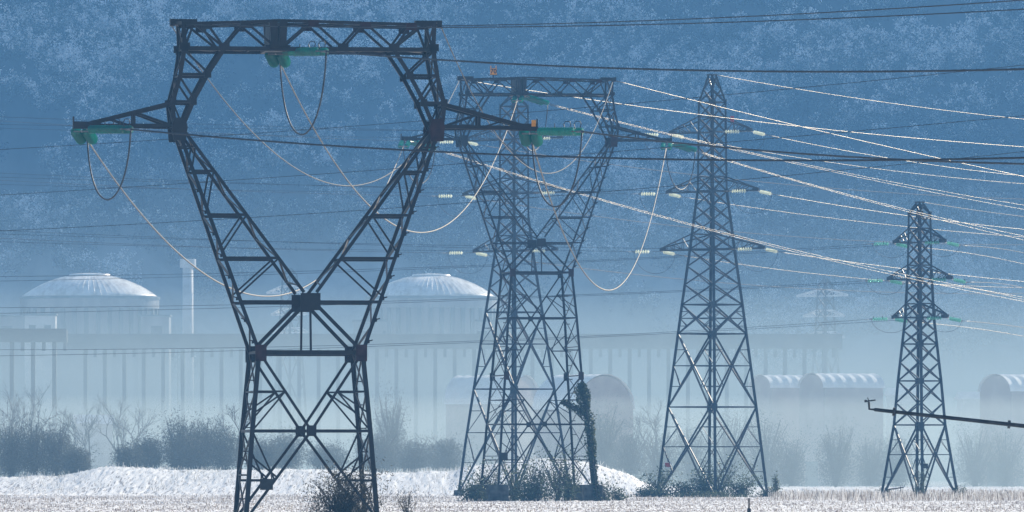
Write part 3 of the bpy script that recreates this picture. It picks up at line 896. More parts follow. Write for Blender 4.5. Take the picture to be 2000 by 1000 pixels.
# signs on slender pylons
sgn = MB(); sgn.box((0, 0, 0), (.33, 0, 0), (0, .03, 0), (0, 0, .33))
def small_sign(T, px, py, sx, sz, mat, border, nm, dy=-.3):
    p = P(px, py, T.Y + dy)
    loc = T.root.matrix_basis.inverted() @ p
    o = MB(); o.box((0, 0, 0), (sx / 2, 0, 0), (0, .03, 0), (0, 0, sz / 2))
    q = o.build(nm, mat, T.root); q.location = loc; q.rotation_euler = (0, 0, -T.root.rotation_euler.z)
    if border:
        o = MB()
        for k in (-1, 1):
            o.box((k * sx * .55, -.01, 0), (sx * .06, 0, 0), (0, .035, 0), (0, 0, sz * .62)); o.box((0, -.01, k * sz * .57), (sx * .49, 0, 0), (0, .035, 0), (0, 0, sz * .06))
        o.build('sign_border', 'white', q)
    return q
small_sign(T3, 1304, 908, .62, .48, 'red', True, 'warning_sign', -.2)
small_sign(T3, 1430, 233, .42, .75, 'red', False, 'number_plate', -2.2)
small_sign(T4, 1808, 910, .5, .5, 'black', False, 'danger_board', -4.2)

# far hazy pylons, sun glint on the arms painted as pale steel
def far_pylon(label, cx, Y, ytop, arms):
    T = Tower(label, cx, Y, HY + CH * F / Y - 9, [(ytop, 3), (ytop + 12, 14), (ytop + 110, 20), (940, 40)], [(ytop + 2, ytop + 12, 'x')] + shaft([ytop + 12 + 22 * i for i in range(5)]) + [(ytop + 100, ytop + 150, 'girdle'), (ytop + 150, ytop + 220, 'x'), (ytop + 220, ytop + 300, 'x')], arms, ytop, w=1.5, mat='galv', armmat='galv_glint', footing=False, group='far pylons in the haze')
    return T
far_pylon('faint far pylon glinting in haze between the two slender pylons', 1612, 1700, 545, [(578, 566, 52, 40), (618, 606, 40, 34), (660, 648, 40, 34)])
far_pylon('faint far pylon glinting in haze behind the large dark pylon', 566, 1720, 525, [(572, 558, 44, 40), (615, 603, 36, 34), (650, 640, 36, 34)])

# ---------------------------------------------------------------- power plant in the haze
def reactor(label, cx, hw_px, ybase, ytop, Y):
    ppm = F / Y
    rad = hw_px / ppm; zb = CH + (HY - ybase) / ppm; zt = CH + (HY - ytop) / ppm
    r = thing('reactor_building', label, 'reactor building', ((cx - 1000) / F * Y, Y, 0), 0, 'domed reactor buildings')
    m = MB(); m.lathe((0, 0, -1), (0, 0, 1), [(0, rad * .97), (zb - 1.5, rad * .97), (zb - 1.4, rad * 1.0), (zb + 1, rad * 1.0)], 72); m.build('drum_wall', 'plantwall', r)
    for k in range(36):
        if math.sin(2 * math.pi * k / 36) < .15:
            a = 2 * math.pi * k / 36; d = Vector((math.cos(a), math.sin(a), 0)); t = Vector((-d.y, d.x, 0))
            m = MB(); m.box(d * rad * .975 + Vector((0, 0, zb - 7 + 1.0)), t * .45, d * .35, (0, 0, 4.2)); m.build('pilaster', 'deck', r)
    h = zt - zb; prof = []
    Rs = (rad * rad + h * h) / (2 * h)
    for i in range(15):
        a = rad * 1.0 * (1 - i / 14)
        prof.append((zb + math.sqrt(max(Rs * Rs - a * a, 0)) - (Rs - h), max(a, .3)))
    m = MB(); m.lathe((0, 0, 0), (0, 0, 1), [(p[0] - zb, p[1]) for p in prof], 72)
    o = m.build('dome', 'dome', r, True); o.location = (0, 0, zb)
    for k in range(64):
        a = 2 * math.pi * k / 64 + .03
        pts = [Vector((math.cos(a) * p[1], math.sin(a) * p[1], p[0] - zb + .04)) for p in prof[:-1]]
        m = MB(); m.tube(pts, .024, 4); m.build('dome_rib', 'dome', o)
    m = MB(); m.lathe((0, 0, h - .35), (0, 0, 1), [(0, rad * .3), (.3, rad * .29), (.34, rad * .27), (.5, rad * .1), (.52, .1)], 48); m.build('crown_ring', 'dome', o)
    m = MB(); m.tube([(0, 0, h), (0, 0, h + 1.3)], .12, 5); m.build('lightning_rod', 'galv', o)
    m = MB(); m.lathe((0, 0, zb - .35), (0, 0, 1), [(0, rad * 1.0), (0, rad * 1.015), (.6, rad * 1.015), (.6, rad * 1.0)], 72); m.build('eaves_ring', 'deck', r)
    return r
reactor('domed reactor building beside the slim pale chimney', 175, 136, 582, 535, 1900)
reactor('domed reactor building seen between the large and the ivy clad pylon', 842, 128, 582, 536, 1900)

def block(name, label, cat, x0, x1, y0, Y, depth, mat, parts=True, yb=None, grp=None):
    ppm = F / Y
    cx = (x0 + x1) / 2; w = (x1 - x0) / ppm; zt = CH + (HY - y0) / ppm; zb = -1 if yb is None else CH + (HY - yb) / ppm
    r = thing(name, label, cat, ((cx - 1000) / F * Y, Y + depth / 2, 0), 0, grp)
    m = MB(); m.cbox((0, 0, (zt + zb) / 2), w, depth, zt - zb, .1); m.build('wall', mat, r)
    m = MB(); m.cbox((0, 0, zt + .2), w + .6, depth + .6, .4, .05); m.build('roof', 'deck', r)
    n = max(2, int(w / 5))
    for i in range(n):
        x = -w / 2 + (i + .5) * w / n
        m = MB(); m.box((x, -depth / 2 - .03, zt - 3.2), (w / n * .22, 0, 0), (0, .06, 0), (0, 0, 1.1)); m.build('window', 'ironpipe', r)
    return r
block('plant_hall', 'pale concrete hall beneath the dome near the chimney', 'plant building', -60, 330, 618, 1890, 12, 'plantwall')
block('plant_hall', 'pale concrete hall beneath the dome between the big pylons', 'plant building', 690, 1010, 628, 1890, 12, 'plantwall')
block('plant_annex', 'small pale rooftop house below the dome near the chimney', 'plant building', 48, 108, 616, 1850, 6, 'pale')
ppm = F / 1860
ch = thing('chimney', 'slim pale chimney with a wider top near a dome', 'chimney', ((367 - 1000) / ppm, 1860, 0))
zt = CH + (HY - 505) / ppm
m = MB(); m.lathe((0, 0, -1), (0, 0, 1), [(0, 1.35), (zt, 1.15)], 28); m.build('shaft', 'pale', ch, True)
m = MB(); m.lathe((0, 0, zt - 2.0), (0, 0, 1), [(0, 1.2), (0, 1.75), (1.9, 1.75), (1.9, 1.2)], 28); m.build('platform', 'pale', ch)
m = MB(); m.tube([(-2.2, -.4, 0), (-2.2, -.4, zt * .62)], .16, 6); m.build('side_pipe', 'galv', ch)

def gallery(label, x0, x1, y0, y1, Y, depth, step, mat, first):
    ppm = F / Y
    zt, zb = CH + (HY - y0) / ppm, CH + (HY - y1) / ppm
    r = thing('viaduct', label, 'viaduct', ((x0 - 1000) / ppm, Y, 0), 0, 'raised galleries on tall piers')
    L = (x1 - x0) / ppm
    m = MB(); m.cbox((L / 2, depth / 2, (zt + zb) / 2), L, depth, zt - zb, .08); m.build('deck', mat, r)
    m = MB(); m.cbox((L / 2, -.15, zt + .1), L, .5, .35, .03); m.build('parapet', mat, r)
    x = first
    while x < x1:
        X = (x - x0) / ppm
        m = MB(); m.cbox((X, depth / 2, (zb - 1) / 2 - .02), .68, 1.6, zb + 1, .05); m.build('pier', mat, r)
        m = MB(); m.cbox((X + step / 2 / ppm, depth / 2, zb - .75), .55, 1.4, 1.5, .05); m.build('bracket', mat, r)
        x += step
gallery('long raised gallery on many tall piers crossing the haze', 130, 1645, 655, 681, 1530, 4, 38.0, 'deck', 166)
gallery('darker raised gallery end on three tall piers at the very edge', -60, 130, 645, 668, 1440, 4, 41.5, 'ironpipe', 22)

def hangar(label, cx, Y, length, width, yeave, ytop, yaw):
    ppm = F / Y
    r = thing('arched_hangar', label, 'hangar', ((cx - 1000) / ppm, Y, 0), R(yaw), 'arched storage halls in the mist')
    ze, zt = CH + (HY - yeave) / ppm, CH + (HY - ytop) / ppm
    hw = width / 2; n = 16
    arc = [(hw * math.cos(math.pi * i / n), ze + (zt - ze) * math.sin(math.pi * i / n)) for i in range(n + 1)]
    m = MB(); hl = length / 2
    for s in (-1, 1):
        m.box((0, s * hw, ze / 2 - .5), (hl, 0, 0), (0, .15, 0), (0, 0, ze / 2 + .5))
    m.build('side_wall', 'hangwall', r)
    for s in (-1, 1):
        m = MB(); pts = [Vector((s * hl, y, z)) for y, z in arc] + [Vector((s * hl, -hw, -1)), Vector((s * hl, hw, -1))]
        k = len(pts); pts2 = [p - Vector((s * .3, 0, 0)) for p in pts]
        m.poly(pts + pts2, [tuple(range(k)), tuple(range(2 * k - 1, k - 1, -1))] + [(i, (i + 1) % k, k + (i + 1) % k, k + i) for i in range(k)])
        o = m.build('end_wall', 'hangwall', r)
        m = MB(); m.box((s * (hl + .04), 0, 2.2), (.05, 0, 0), (0, 2.2, 0), (0, 0, 2.4)); m.build('door', 'deck', o)
    m = MB(); seg = max(4, int(length / 1.6))
    xs = [-hl - .3 + (length + .6) * i / (seg * 2) for i in range(seg * 2 + 1)]
    pts = []
    for i, x in enumerate(xs):
        o = .12 if i % 2 else .28
        pts += [Vector((x, y * (1 + o / hw), z + o * math.sin(math.pi * j / n))) for j, (y, z) in enumerate(arc)]
    q = n + 1
    m.poly(pts, [(i * q + j, i * q + j + 1, (i + 1) * q + j + 1, (i + 1) * q + j) for i in range(len(xs) - 1) for j in range(n)])
    m.build('roof', 'hangroof', r)
hangar('arched hall in mist left of the hall with rounded end', 962, 1410, 12, 10, 790, 736, -28)
hangar('arched hall in mist with its rounded end beside the ivy', 1140, 1265, 10, 10.5, 800, 735, -52)
hangar('smaller arched hall with snowy roof, just right of the bush footed pylon', 1521, 1410, 6.6, 8, 758, 735, 24)
hangar('longer arched hall with snowy roof, beside the smaller one', 1643, 1385, 10.6, 9, 758, 732, 24)
hangar('arched hall with snowy roof past the shortest pylon', 1990, 1385, 9, 9, 765, 734, 30)

# low snowy sheds far off
for k, (x, y, w, Y, lab) in enumerate(((1762, 772, 5.0, 1600, 'low snow roofed shed in mist just left of the shortest pylon'), (1860, 650, 9, 2262, 'long far shed with snowy roof on the slope, beyond the shortest pylon'), (1905, 780, 6, 1560, 'low snow roofed shed in mist just right of the shortest pylon'), (182, 828, 5.2, 1290, 'pale hut with snowy roof among bare trees'))):
    ppm = F / Y; z = CH + (HY - y) / ppm
    r = thing('shed', lab, 'shed', ((x - 1000) / ppm, Y, 0), R(12), 'low sheds in the mist')
    zb = float(hill_z(np.array(r.location.x), np.array(Y))) - 2.5 if Y > 2200 else -1
    m = MB(); m.cbox((0, 0, (z + zb) / 2), w, 4.5, z - zb, .05); m.build('wall', 'pale', r)
    m = MB(); a = z; hw = w / 2 + .4
    m.poly([(-hw, -2.7, a), (hw, -2.7, a), (hw, 2.7, a), (-hw, 2.7, a), (-hw, 0, a + 1.4), (hw, 0, a + 1.4)], [(0, 1, 5, 4), (2, 3, 4, 5), (0, 4, 3), (1, 2, 5), (3, 2, 1, 0)]); m.build('roof', 'hangroof', r)

# ---------------------------------------------------------------- plants
def stems(mb, base, h, spread, n, seg=5, r=.06):
    tips = []
    for k in range(n):
        a = random.uniform(0, 2 * math.pi); s = random.uniform(.2, 1) * spread
        top = Vector((math.cos(a) * s, math.sin(a) * s, h * random.uniform(.6, 1)))
        pts = []
        for i in range(seg + 1):
            t = i / seg
            pts.append(Vector(base) + Vector((top.x * t ** 1.4 + random.uniform(-.05, .05) * h * .4, top.y * t ** 1.4 + random.uniform(-.05, .05) * h * .4, top.z * t)))
        mb.tube(pts, r, 5, r * .25)
        tips.append(pts)
    return tips

def shrub(name, label, x, y, h, w, mat, group, cat='shrub', leaf=.16, n=2600, z=None, aspect=.5, nstem=9, dense=.5):
    z = gz(x, y) if z is None else z
    r = thing(name, label, cat, (x, y, z - .05), random.uniform(0, 6), group)
    m = MB(); lines = stems(m, (0, 0, -.2), h, w * .48, nstem, r=.012 * h + .015)
    m.build('stem', 'bark', r)
    L = [p for pl in lines for p in pl[1:]]
    extra = []
    for p in L:
        for _ in range(3):
            q = Vector((p.x + random.gauss(0, w * .16), p.y + random.gauss(0, w * .16), max(.1, p.z + random.gauss(0, h * .12))))
            extra.append(q)
    nodes = np.array([tuple(p) for p in L + extra])
    pick = rng.integers(0, len(nodes), n)
    c = nodes[pick] + rng.normal(size=(n, 3)) * np.array([w, w, h]) * (.045 + .05 * dense)
    if dense > .65 and h > 3:
        q = rng.random(n) < .6
        g = rng.normal(size=(n, 3)); g /= np.linalg.norm(g, axis=1)[:, None]
        rr = rng.random(n) ** .45 * (.72 + .5 * np.abs(val_noise(g[:, 0] * 2.3 + 7, g[:, 2] * 2.3 + 3, int(abs(x) * 7) % 90)))
        el = np.stack([g[:, 0] * rr * w * .46, g[:, 1] * rr * w * .46, h * .47 + g[:, 2] * rr * h * .47], 1)
        c = np.where(q[:, None], el, c)
    low = rng.random(n) < .35 * dense
    c[low, 2] *= .5
    c[:, 2] = np.clip(c[:, 2], .02, None)
    v, idx = leaf_cloud(c, leaf, aspect, .25)
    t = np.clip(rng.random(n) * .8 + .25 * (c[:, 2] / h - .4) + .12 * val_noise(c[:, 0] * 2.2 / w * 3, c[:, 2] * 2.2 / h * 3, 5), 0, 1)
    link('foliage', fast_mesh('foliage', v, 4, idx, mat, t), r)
    return r

def branchy(mb, p, d, L, r, depth, rate, tw, bias=.25):
    n = 3
    pts = [p]
    q = p; dd = d
    for i in range(n):
        dd = (dd + Vector((random.gauss(0, .12), random.gauss(0, .12), random.gauss(.03, .08)))).normalized()
        q = q + dd * L / n; pts.append(q)
    mb.tube(pts, r, 4 if depth > 1 else 3, r * .6, False)
    if depth == 0:
        tw.append(q); return
    for k in range(rate if depth > 1 else rate + 1):
        f = random.uniform(.35, 1) if k else 1
        b = pts[min(n, max(1, round(f * n)))]
        a = random.uniform(0, 2 * math.pi)
        side = dd.orthogonal(); side.rotate(Matrix.Rotation(a, 3, dd))
        nd = (dd + side * random.uniform(.35, .85) + Vector((0, 0, bias))).normalized()
        branchy(mb, b, nd, L * random.uniform(.58, .78), r * .58, depth - 1, rate, tw, bias)

def bare_tree(label, x, y, h, group, depth=5, rate=3, frost=True, z=None, bushy=1.0):
    z = gz(x, y) if z is None else z
    r = thing('bare_tree', label, 'tree', (x, y, z - .1), random.uniform(0, 6), group)
    tr = MB(); tr.tube([(0, 0, -.3), (.02 * h, 0, h * .14), (.01 * h, .02 * h, h * .3)], .02 * h, 7, .014 * h); tr.build('trunk', 'bark', r)
    mb = MB(); tw = []
    for k in range(3):
        a = random.uniform(0, 6.28)
        d = Vector((math.cos(a) * .45 * (k > 0), math.sin(a) * .45 * (k > 0), 1)).normalized()
        branchy(mb, Vector((.012 * h, .02 * h, h * (.29 - .06 * k))), d, h * .27, .012 * h, depth - 1, rate, tw)
    me = mb.mesh('crown', 'twig')
    a = me.attributes.new('tint', 'FLOAT', 'FACE'); a.data.foreach_set('value', rng.random(len(me.polygons)).astype(np.float32) * .98)
    link('crown', me, r)
    return r

HED = 'misty shrubs and trees along the bank'
def at(px, Y): return (px - 1000) / F * Y
def hpx(top, px, Y, z=None):
    X = at(px, Y)
    return CH + (HY - top) / F * Y - (gz(X, Y) if z is None else z)
kinds = [  # px, top row, Y, width px, kind, label
 (-25, 815, 1108, 95, 's', 'dark misty shrub cut by the very edge of the view'),
 (22, 822, 1104, 80, 's', 'dark misty shrub second from the edge, below the darker gallery'),
 (68, 816, 1106, 85, 's', 'tall dark misty shrub below the second pier of the darker gallery'),
 (110, 822, 1103, 75, 's', 'dark misty shrub left of the pale hut'),
 (148, 868, 1100, 62, 's', 'low misty shrub at the right end of the dark clump'),
 (252, 868, 1106, 50, 's', 'low misty shrub right of the bare trees by the hut'),
 (292, 848, 1110, 66, 's', 'rounded misty shrub left of the tall ragged shrubs'),
 (348, 806, 1115, 62, 's', 'tall misty shrub with ragged top, left of its twin'),
 (392, 812, 1118, 66, 's', 'tall misty shrub with ragged top nearest the large pylon leg'),
 (372, 838, 1112, 110, 's', 'broad misty shrub filling the foot of the two tall ragged shrubs'),
 (438, 826, 1113, 70, 's', 'misty shrub beside the leg of the large dark pylon'),
 (462, 758, 1125, 0, 'b', 'bare twiggy tree behind the left leg of the large pylon'),
 (512, 850, 1122, 80, 's', 'misty shrub seen through the left side of the large pylon'),
 (560, 838, 1135, 80, 's', 'misty shrub below the crossed braces of the large pylon'),
 (640, 862, 1150, 90, 's', 'pale misty shrub seen low through the middle of the large pylon'),
 (765, 768, 1200, 62, 's', 'faint tall shrub just right of the large dark pylon'),
 (735, 840, 1160, 80, 's', 'misty shrub against the right leg of the large pylon'),
 (808, 852, 1165, 90, 's', 'misty shrub midway between the two portal pylons'),
 (870, 846, 1170, 80, 's', 'misty shrub left of the ivy clad pylon'),
 (1180, 785, 1210, 80, 's', 'faint tall shrub touching the ivy column'),
 (1232, 830, 1200, 80, 's', 'faint shrub between the ivy and the bush footed pylon'),
 (1282, 768, 1230, 0, 'b', 'faint bare tree left of the bush footed pylon'),
 (1290, 838, 1215, 80, 's', 'faint shrub below the bare tree by the bush footed pylon'),
 (1350, 822, 1250, 90, 's', 'faint shrub behind the left leg of the bush footed pylon'),
 (1425, 800, 1255, 100, 's', 'faint tall shrub behind the middle of the bush footed pylon'),
 (1495, 812, 1250, 95, 's', 'faint shrub behind the right leg of the bush footed pylon'),
 (1545, 848, 1245, 70, 's', 'faint low shrub below the smaller snowy hall'),
 (1632, 820, 1240, 88, 's', 'rounded faint tree below the longer snowy hall'),
 (1700, 846, 1265, 80, 's', 'faint shrub just left of the shortest pylon'),
 (1752, 846, 1265, 70, 's', 'faint shrub behind the left leg of the shortest pylon'),
 (1905, 832, 1290, 90, 's', 'faint shrub right of the shortest pylon'),
 (1965, 838, 1295, 90, 's', 'faint shrub close to the edge below the last hall'),
 (28, 735, 1190, 0, 'b', 'faint bare tree in front of the first gallery pier'),
 (68, 738, 1195, 0, 'b', 'faint bare tree in front of the second gallery pier'),
 (140, 782, 1200, 0, 'b', 'faint small bare tree left of the pale hut'),
 (172, 772, 1205, 0, 'b', 'faint bare tree in front of the pale hut'),
 (228, 762, 1198, 0, 'b', 'faint bare tree right of the pale hut, the taller there'),
 (268, 774, 1202, 0, 'b', 'faint bare tree farthest right of the pale hut'),
]
for px, top, Y, w, k, lab in kinds:
    X = at(px, Y); h = max(2.0, hpx(top, px, Y))
    if k == 's':
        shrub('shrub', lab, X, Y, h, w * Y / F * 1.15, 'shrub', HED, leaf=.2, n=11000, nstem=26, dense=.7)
    else:
        bare_tree(lab, X, Y, h, HED, depth=5, rate=3)

# at the large pylon
GB = 'weeds and brambles at the feet of the pylons'
def on(px, Y): return at(px, Y)
shrub('feathery_bush', 'dark feathery bush growing through the right leg of the large pylon', at(668, 474), 474, 2.75, 3.9, 'feather', GB, leaf=.17, n=9500, aspect=.25, nstem=34, dense=.55)
shrub('feathery_bush', 'small pale feathery weed right of the large dark pylon', at(795, 520), 520, 1.75, 1.6, 'feather', GB, leaf=.15, n=900, aspect=.2, nstem=9, dense=.25)
shrub('feathery_bush', 'tiny feathery weed at the left leg of the large pylon', at(462, 478), 478, .8, .9, 'feather', GB, leaf=.12, n=300, aspect=.2, nstem=6, dense=.3)
# at the ivy clad pylon
for px, top, Y, w, lab in ((925, 935, 806, 60, 'low bramble at the left footing of the ivy clad pylon'), (958, 905, 815, 70, 'arching bramble inside the left legs of the ivy clad pylon'),
   (1005, 900, 812, 80, 'leafy bramble left of the middle of the ivy clad pylon'), (1050, 888, 806, 90, 'dense bramble in the middle of the ivy clad pylon'),
   (1090, 876, 810, 90, 'tallest bramble beside the right legs of the ivy clad pylon'), (1112, 905, 812, 60, 'bramble beside the right footing of the ivy clad pylon'),
   (1035, 928, 808, 110, 'low dark bramble along the front of the ivy clad pylon'), (1180, 930, 815, 50, 'sparse bramble just right of the ivy column'), (1208, 945, 818, 40, 'small sparse weed on the snow right of the ivy column')):
    X = at(px, Y); shrub('bramble', lab, X, Y, max(1.0, hpx(top, px, Y)), w * Y / F * 1.1, 'bramble', GB, leaf=.2, n=1500 if w > 55 else 500, nstem=14, dense=.6, aspect=.6)
def ivy(label, pts, rads, n):
    p0 = Vector(pts[0])
    r = thing('ivy', label, 'ivy', p0, 0, 'ivy climbing the pylon')
    q = [Vector(p) - p0 for p in pts]
    m = MB(); m.tube([p + Vector((random.gauss(0, .04), random.gauss(0, .04) - .2, 0)) for p in q], .08, 6, .04); m.build('stem', 'bark', r)
    t = rng.random(n) * (len(q) - 1); i = np.minimum(t.astype(int), len(q) - 2); f = t - i
    A = np.array([tuple(p) for p in q]); c = A[i] * (1 - f)[:, None] + A[i + 1] * f[:, None]
    rd = np.interp(t, range(len(q)), rads)
    g = rng.normal(size=(n, 3)); g /= np.linalg.norm(g, axis=1)[:, None]
    lump = .45 + .95 * np.abs(val_noise(c[:, 2] * 1.3, g[:, 0] * 2 + 5, 9))
    c = c + g * (rd * lump * rng.random(n) ** .4)[:, None]
    v, idx = leaf_cloud(c, .2, .8, -.2)
    link('foliage', fast_mesh('foliage', v, 4, idx, 'ivy', np.clip(rng.random(n) * .95, 0, 1)), r)
def LB(px, py, Y=T2Y): return P(px, py, Y)
ivy('thick ivy column wrapping the outer right leg of a portal pylon', [LB(1166, 972, 804), LB(1160, 920, 804), LB(1154, 860, 804), LB(1146, 800, 804), LB(1138, 765, 804), LB(1135, 752, 804)], [.5, .5, .78, .7, .82, .4], 5000)
ivy('short ivy branch reaching left along a brace beside the ivy column', [LB(1140, 812, 804), LB(1122, 796, 804), LB(1106, 788, 804), LB(1098, 786, 804)], [.5, .4, .5, .35], 700)
# at the bush footed pylon
for px, top, Y, w, lab in ((1290, 918, 945, 60, 'dark bush over the left foot of the bush footed pylon'), (1265, 948, 942, 50, 'low weed left of the bush footed pylon'),
   (1340, 940, 945, 50, 'low bush between left and middle foot of the bush footed pylon'), (1372, 915, 946, 60, 'bush just left of the middle leg of the bush footed pylon'),
   (1405, 890, 948, 95, 'tallest bush around the middle leg of the bush footed pylon'), (1445, 925, 944, 60, 'spreading bush right of the middle leg of the bush footed pylon'),
   (1500, 945, 950, 45, 'low bush at the right foot of the bush footed pylon'), (1400, 955, 938, 200, 'long low undergrowth along the front of the bush footed pylon'), (1516, 925, 955, 16, 'thin upright weed just right of the bush footed pylon')):
    X = at(px, Y); shrub('bush', lab, X, Y, max(.8, hpx(top, px, Y)), w * Y / F * 1.15, 'bramble', GB, leaf=.24, n=1500 if w > 45 else 500, nstem=14, dense=.6, aspect=.5)
# at the shortest pylon
for px, top, Y, w, lab in ((1797, 905, 893, 26, 'upright dry weed around the middle foot of the shortest pylon'), (1728, 948, 900, 20, 'dry weed at the left foot of the shortest pylon'), (1872, 945, 900, 26, 'dry weed at the right foot of the shortest pylon')):
    X = at(px, Y); shrub('weed', lab, X, Y, max(.8, hpx(top, px, Y)), w * Y / F * 1.15, 'bramble', GB, leaf=.2, n=700, nstem=10, dense=.7, aspect=.35)

# ---------------------------------------------------------------- stubble and grass (nobody could count it)
def blades(name, label, xs, ys, hs, wd, mat, tint):
    n = len(xs)
    z = ground_z(xs, ys)
    a = rng.uniform(0, np.pi, n); dx = np.cos(a) * wd; dy = np.sin(a) * wd
    lx, ly = rng.normal(size=n) * .22 * hs, rng.normal(size=n) * .22 * hs
    b = np.stack([xs - dx, ys - dy, z - .05], 1); c = np.stack([xs + dx, ys + dy, z - .05], 1)
    d = np.stack([xs + lx + dx * .4, ys + ly, z + hs], 1); e = np.stack([xs + lx - dx * .4, ys + ly, z + hs * rng.uniform(.85, 1, n)], 1)
    v = np.stack([b, c, d, e], 1).reshape(-1, 3)
    tag(link(name, fast_mesh(name, v, 4, np.arange(4 * n), mat, tint)), label, kind='stuff')
n = 9000
ys = rng.uniform(800, 985, n)
u_ = 1500 + 650 * rng.random(n) ** .8
xs = (u_ - 1000) / F * ys
blades('maize_stubble', 'tall dry maize stubble standing in snow around the shortest pylon', xs, ys, rng.uniform(.25, 1.0, n), .026, 'straw', rng.random(n))
n = 9000
ys = np.concatenate([rng.uniform(770, 905, n // 2), rng.uniform(880, 985, n - n // 2)])
xs = rng.uniform(at(-120, 1) * ys, at(1530, 1) * ys)
keep = fbm(xs / 7, ys / 40, 41) + .5 * (np.abs(ys - 850) < 50) > .0
xs, ys = xs[keep], ys[keep]; n = len(xs)
blades('short_stubble', 'short brown stubble poking through the snow strip', xs, ys, rng.uniform(.08, .4, n), .03, 'straw', rng.random(n) * .8)
n = 7000
ys = rng.uniform(560, 780, n); xs = rng.uniform(at(-80, 1) * ys, at(2080, 1) * ys)
blades('field_straw', 'sparse straw bits lying in the snowy plough soil', xs, ys, rng.uniform(.04, .2, n), .045, 'straw', rng.random(n) * .8)
n = 9000
ys = rng.uniform(1035, 1150, n); xs = rng.uniform(at(-60, 1) * ys, at(1290, 1) * ys)
keep = fbm(xs / 5, ys / 30, 51) > .1
xs, ys = xs[keep], ys[keep]; n = len(xs)
blades('frosted_grass', 'frosted grass tufts on the snowy bank', xs, ys, rng.uniform(.15, .75, n), .035, 'frostgrass', rng.random(n))

# ---------------------------------------------------------------- irrigation boom, post, branch
By = 330.0
bm = thing('irrigation_boom', 'dark irrigation pipe boom pointing across the feet of the shortest pylon', 'irrigation boom', (at(2180, By), By, gz(at(2180, By), By)))
o = Vector(bm.location)
a, b = P(1708, 800, By) - o, P(2000, 832, By) - o
e = a + (b - a) * ((2230 - 1708) / 292)
m = MB(); m.tube([a, b, e], .072, 10, .095); m.build('pipe', 'ironpipe', bm, True)
for f in (.13, .9, 1.45):
    c = a + (b - a) * f; d = (b - a).normalized()
    m = MB(); m.lathe(c - d * .05, d, [(0, .08), (0, .16), (.1, .16), (.1, .08)], 12); m.build('flange', 'ironpipe', bm)
m = MB(); m.tube([a, a + Vector((-.2, 0, .02)), a + Vector((-.22, 0, .3))], .045, 8); m.build('riser', 'ironpipe', bm)
m = MB(); c = a + Vector((-.22, 0, .33))
m.tube([c - Vector((.16, 0, .02)), c + Vector((.26, 0, .04))], .03, 6); m.tube([c, c + Vector((-.05, 0, .14))], .02, 6); m.box(c + Vector((-.12, 0, .0)), (.05, 0, 0), (0, .05, 0), (0, 0, .05)); m.build('sprinkler_head', 'ironpipe', bm)
s = a + (b - a) * ((2180 - 1708) / 292)
for q in (-1, 1):
    m = MB(); m.tube([s, (s.x + q * 1.1, s.y + q * .2, .6)], .06, 6); m.build('support_leg', 'ironpipe', bm)
    m = MB(); m.lathe((s.x + q * 1.1, s.y + q * .2 - .12, .6), (0, 1, 0), [(0, .25), (0, .6), (.24, .6), (.24, .25)], 20); m.build('wheel', 'ironpipe', bm)
m = MB(); m.tube([(s.x - 1.1, s.y - .2, .6), (s.x + 1.1, s.y + .2, .6)], .05, 6); m.build('axle', 'ironpipe', bm)

p = P(1463, 1008, 500)
po = thing('marker_post', 'short dark marker post alone on the snowy field edge', 'post', (p.x, 500, gz(p.x, 500)))
m = MB(); m.tube([(0, 0, -.2), (0, 0, .55)], .13, 10, .12); m.build('base_sleeve', 'ironpipe', po)
m = MB(); m.tube([(0, 0, .5), (.0, 0, 1.15)], .06, 8, .05); m.build('stake', 'timber', po)
p = P(1750, 950, 910)
fb = thing('fallen_branch', 'snowy fallen branch lying at the left foot of the shortest pylon', 'branch', (p.x, 910, gz(p.x, 910)))
m = MB(); m.tube([(-1.0, 0, .9), (-.2, 0, 1.0), (.6, .1, 1.12), (.85, .1, 1.1)], .09, 7, .06); m.tube([(-.9, 0, .9), (-.95, .1, -.1)], .05, 6); m.tube([(.5, 0, 1.1), (.55, .1, -.1)], .05, 6); m.build('stem', 'timber', fb)
for q in range(6):
    m = MB(); m.tube([(.5 + .06 * q, .1, 1.1), (.35 + .14 * q, random.uniform(-.2, .3), 1.1 + random.uniform(.05, .5))], .03, 5, .01); m.build('twig', 'timber', fb)

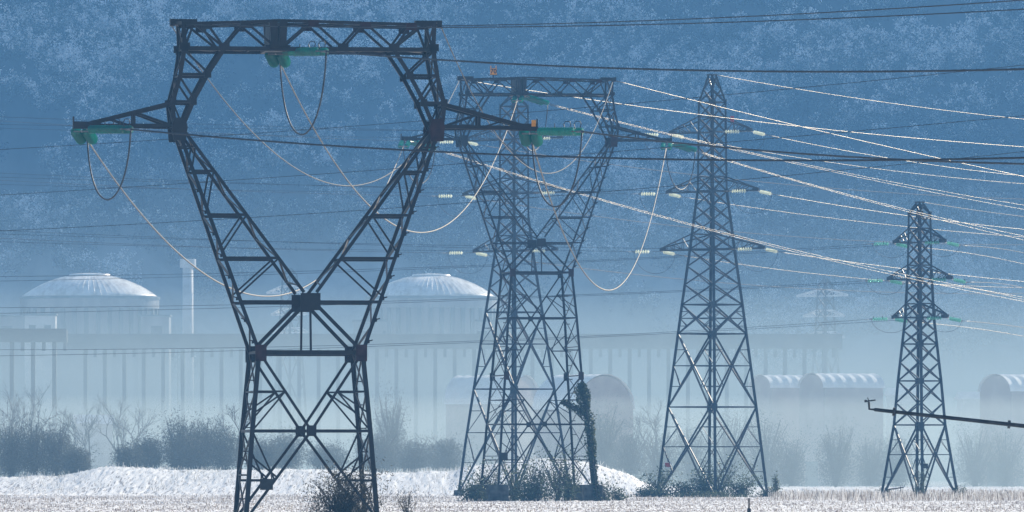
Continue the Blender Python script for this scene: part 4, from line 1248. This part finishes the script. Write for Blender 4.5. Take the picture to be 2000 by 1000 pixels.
# ---------------------------------------------------------------- air
def air_box(name, label, x0, x1, y0, y1, z0, z1, col, dens, g):
    me = MB(); me.box(((x0 + x1) / 2, (y0 + y1) / 2, (z0 + z1) / 2), ((x1 - x0) / 2, 0, 0), (0, (y1 - y0) / 2, 0), (0, 0, (z1 - z0) / 2))
    m = bpy.data.materials.new(name + '_air'); m.use_nodes = True
    nt = m.node_tree
    nt.nodes.remove(nt.nodes['Principled BSDF'])
    v = nt.nodes.new('ShaderNodeVolumePrincipled')
    v.inputs['Color'].default_value = (*col, 1); v.inputs['Density'].default_value = dens; v.inputs['Anisotropy'].default_value = g
    v.inputs['Density Attribute'].default_value = ''
    nt.links.new(v.outputs[0], nt.nodes['Material Output'].inputs['Volume'])
    tag(me.build(name, m), label, kind='stuff')
HAZE = dict(col=(.16, .43, .86), dens=.00014, g=.25)
MIST = dict(col=(.29, .37, .405), dens=.0016, g=.3)
LOW = dict(col=(.52, .61, .62), dens=.0016, g=.3)
VEIL = dict(col=(.22, .32, .40), dens=.0005, g=.3)
air_box('haze', 'blue winter haze filling the whole valley', -1300, 1300, -80, 2950, -3, 345, **HAZE)
air_box('mist', 'low bank of pale ground mist behind the pylons', -600, 600, 1012, 2140, -2, 25, **MIST)
air_box('mist', 'dense pale mist lying on the ground among the far shrubs', -590, 590, 1122, 2132, -1.7, 13, **LOW)
air_box('mist', 'thin veil of mist hanging over the power plant and lower slope', -610, 610, 1020, 2420, -2.3, 42, **VEIL)

# ---------------------------------------------------------------- light, sky, camera
AZ, EL = R(37), R(24)
sd = Vector((math.sin(AZ) * math.cos(EL), math.cos(AZ) * math.cos(EL), math.sin(EL)))
ld = bpy.data.lights.new('sun', 'SUN'); ld.energy = 5.0; ld.angle = R(.5); ld.color = (1, .885, .72)
lo = bpy.data.objects.new('sun', ld); COL.objects.link(lo); lo.rotation_euler = sd.to_track_quat('Z', 'Y').to_euler(); lo.location = (200, 200, 400)
w = bpy.data.worlds.new('World'); SC.world = w; w.use_nodes = True
nt = w.node_tree
sky = nt.nodes.new('ShaderNodeTexSky'); sky.sky_type = 'NISHITA'; sky.sun_disc = False
sky.sun_elevation = EL; sky.sun_rotation = AZ
bg = nt.nodes['Background']; bg.inputs['Strength'].default_value = .085
nt.links.new(sky.outputs[0], bg.inputs['Color'])

cd = bpy.data.cameras.new('camera'); cd.lens = 300; cd.sensor_width = 36; cd.shift_y = (HY - 500) / 2000.0
cd.clip_start = .5; cd.clip_end = 6000
cam = bpy.data.objects.new('camera', cd); COL.objects.link(cam)
cam.location = (0, 0, CH); cam.rotation_euler = (R(90), 0, 0)
SC.camera = cam
SC.view_settings.view_transform = 'Standard'; SC.view_settings.look = 'None'; SC.view_settings.exposure = .82; SC.view_settings.gamma = 1
SC.cycles.use_denoising = True
SC.cycles.max_bounces = 6
SC.cycles.volume_bounces = 1
SC.render.film_transparent = False
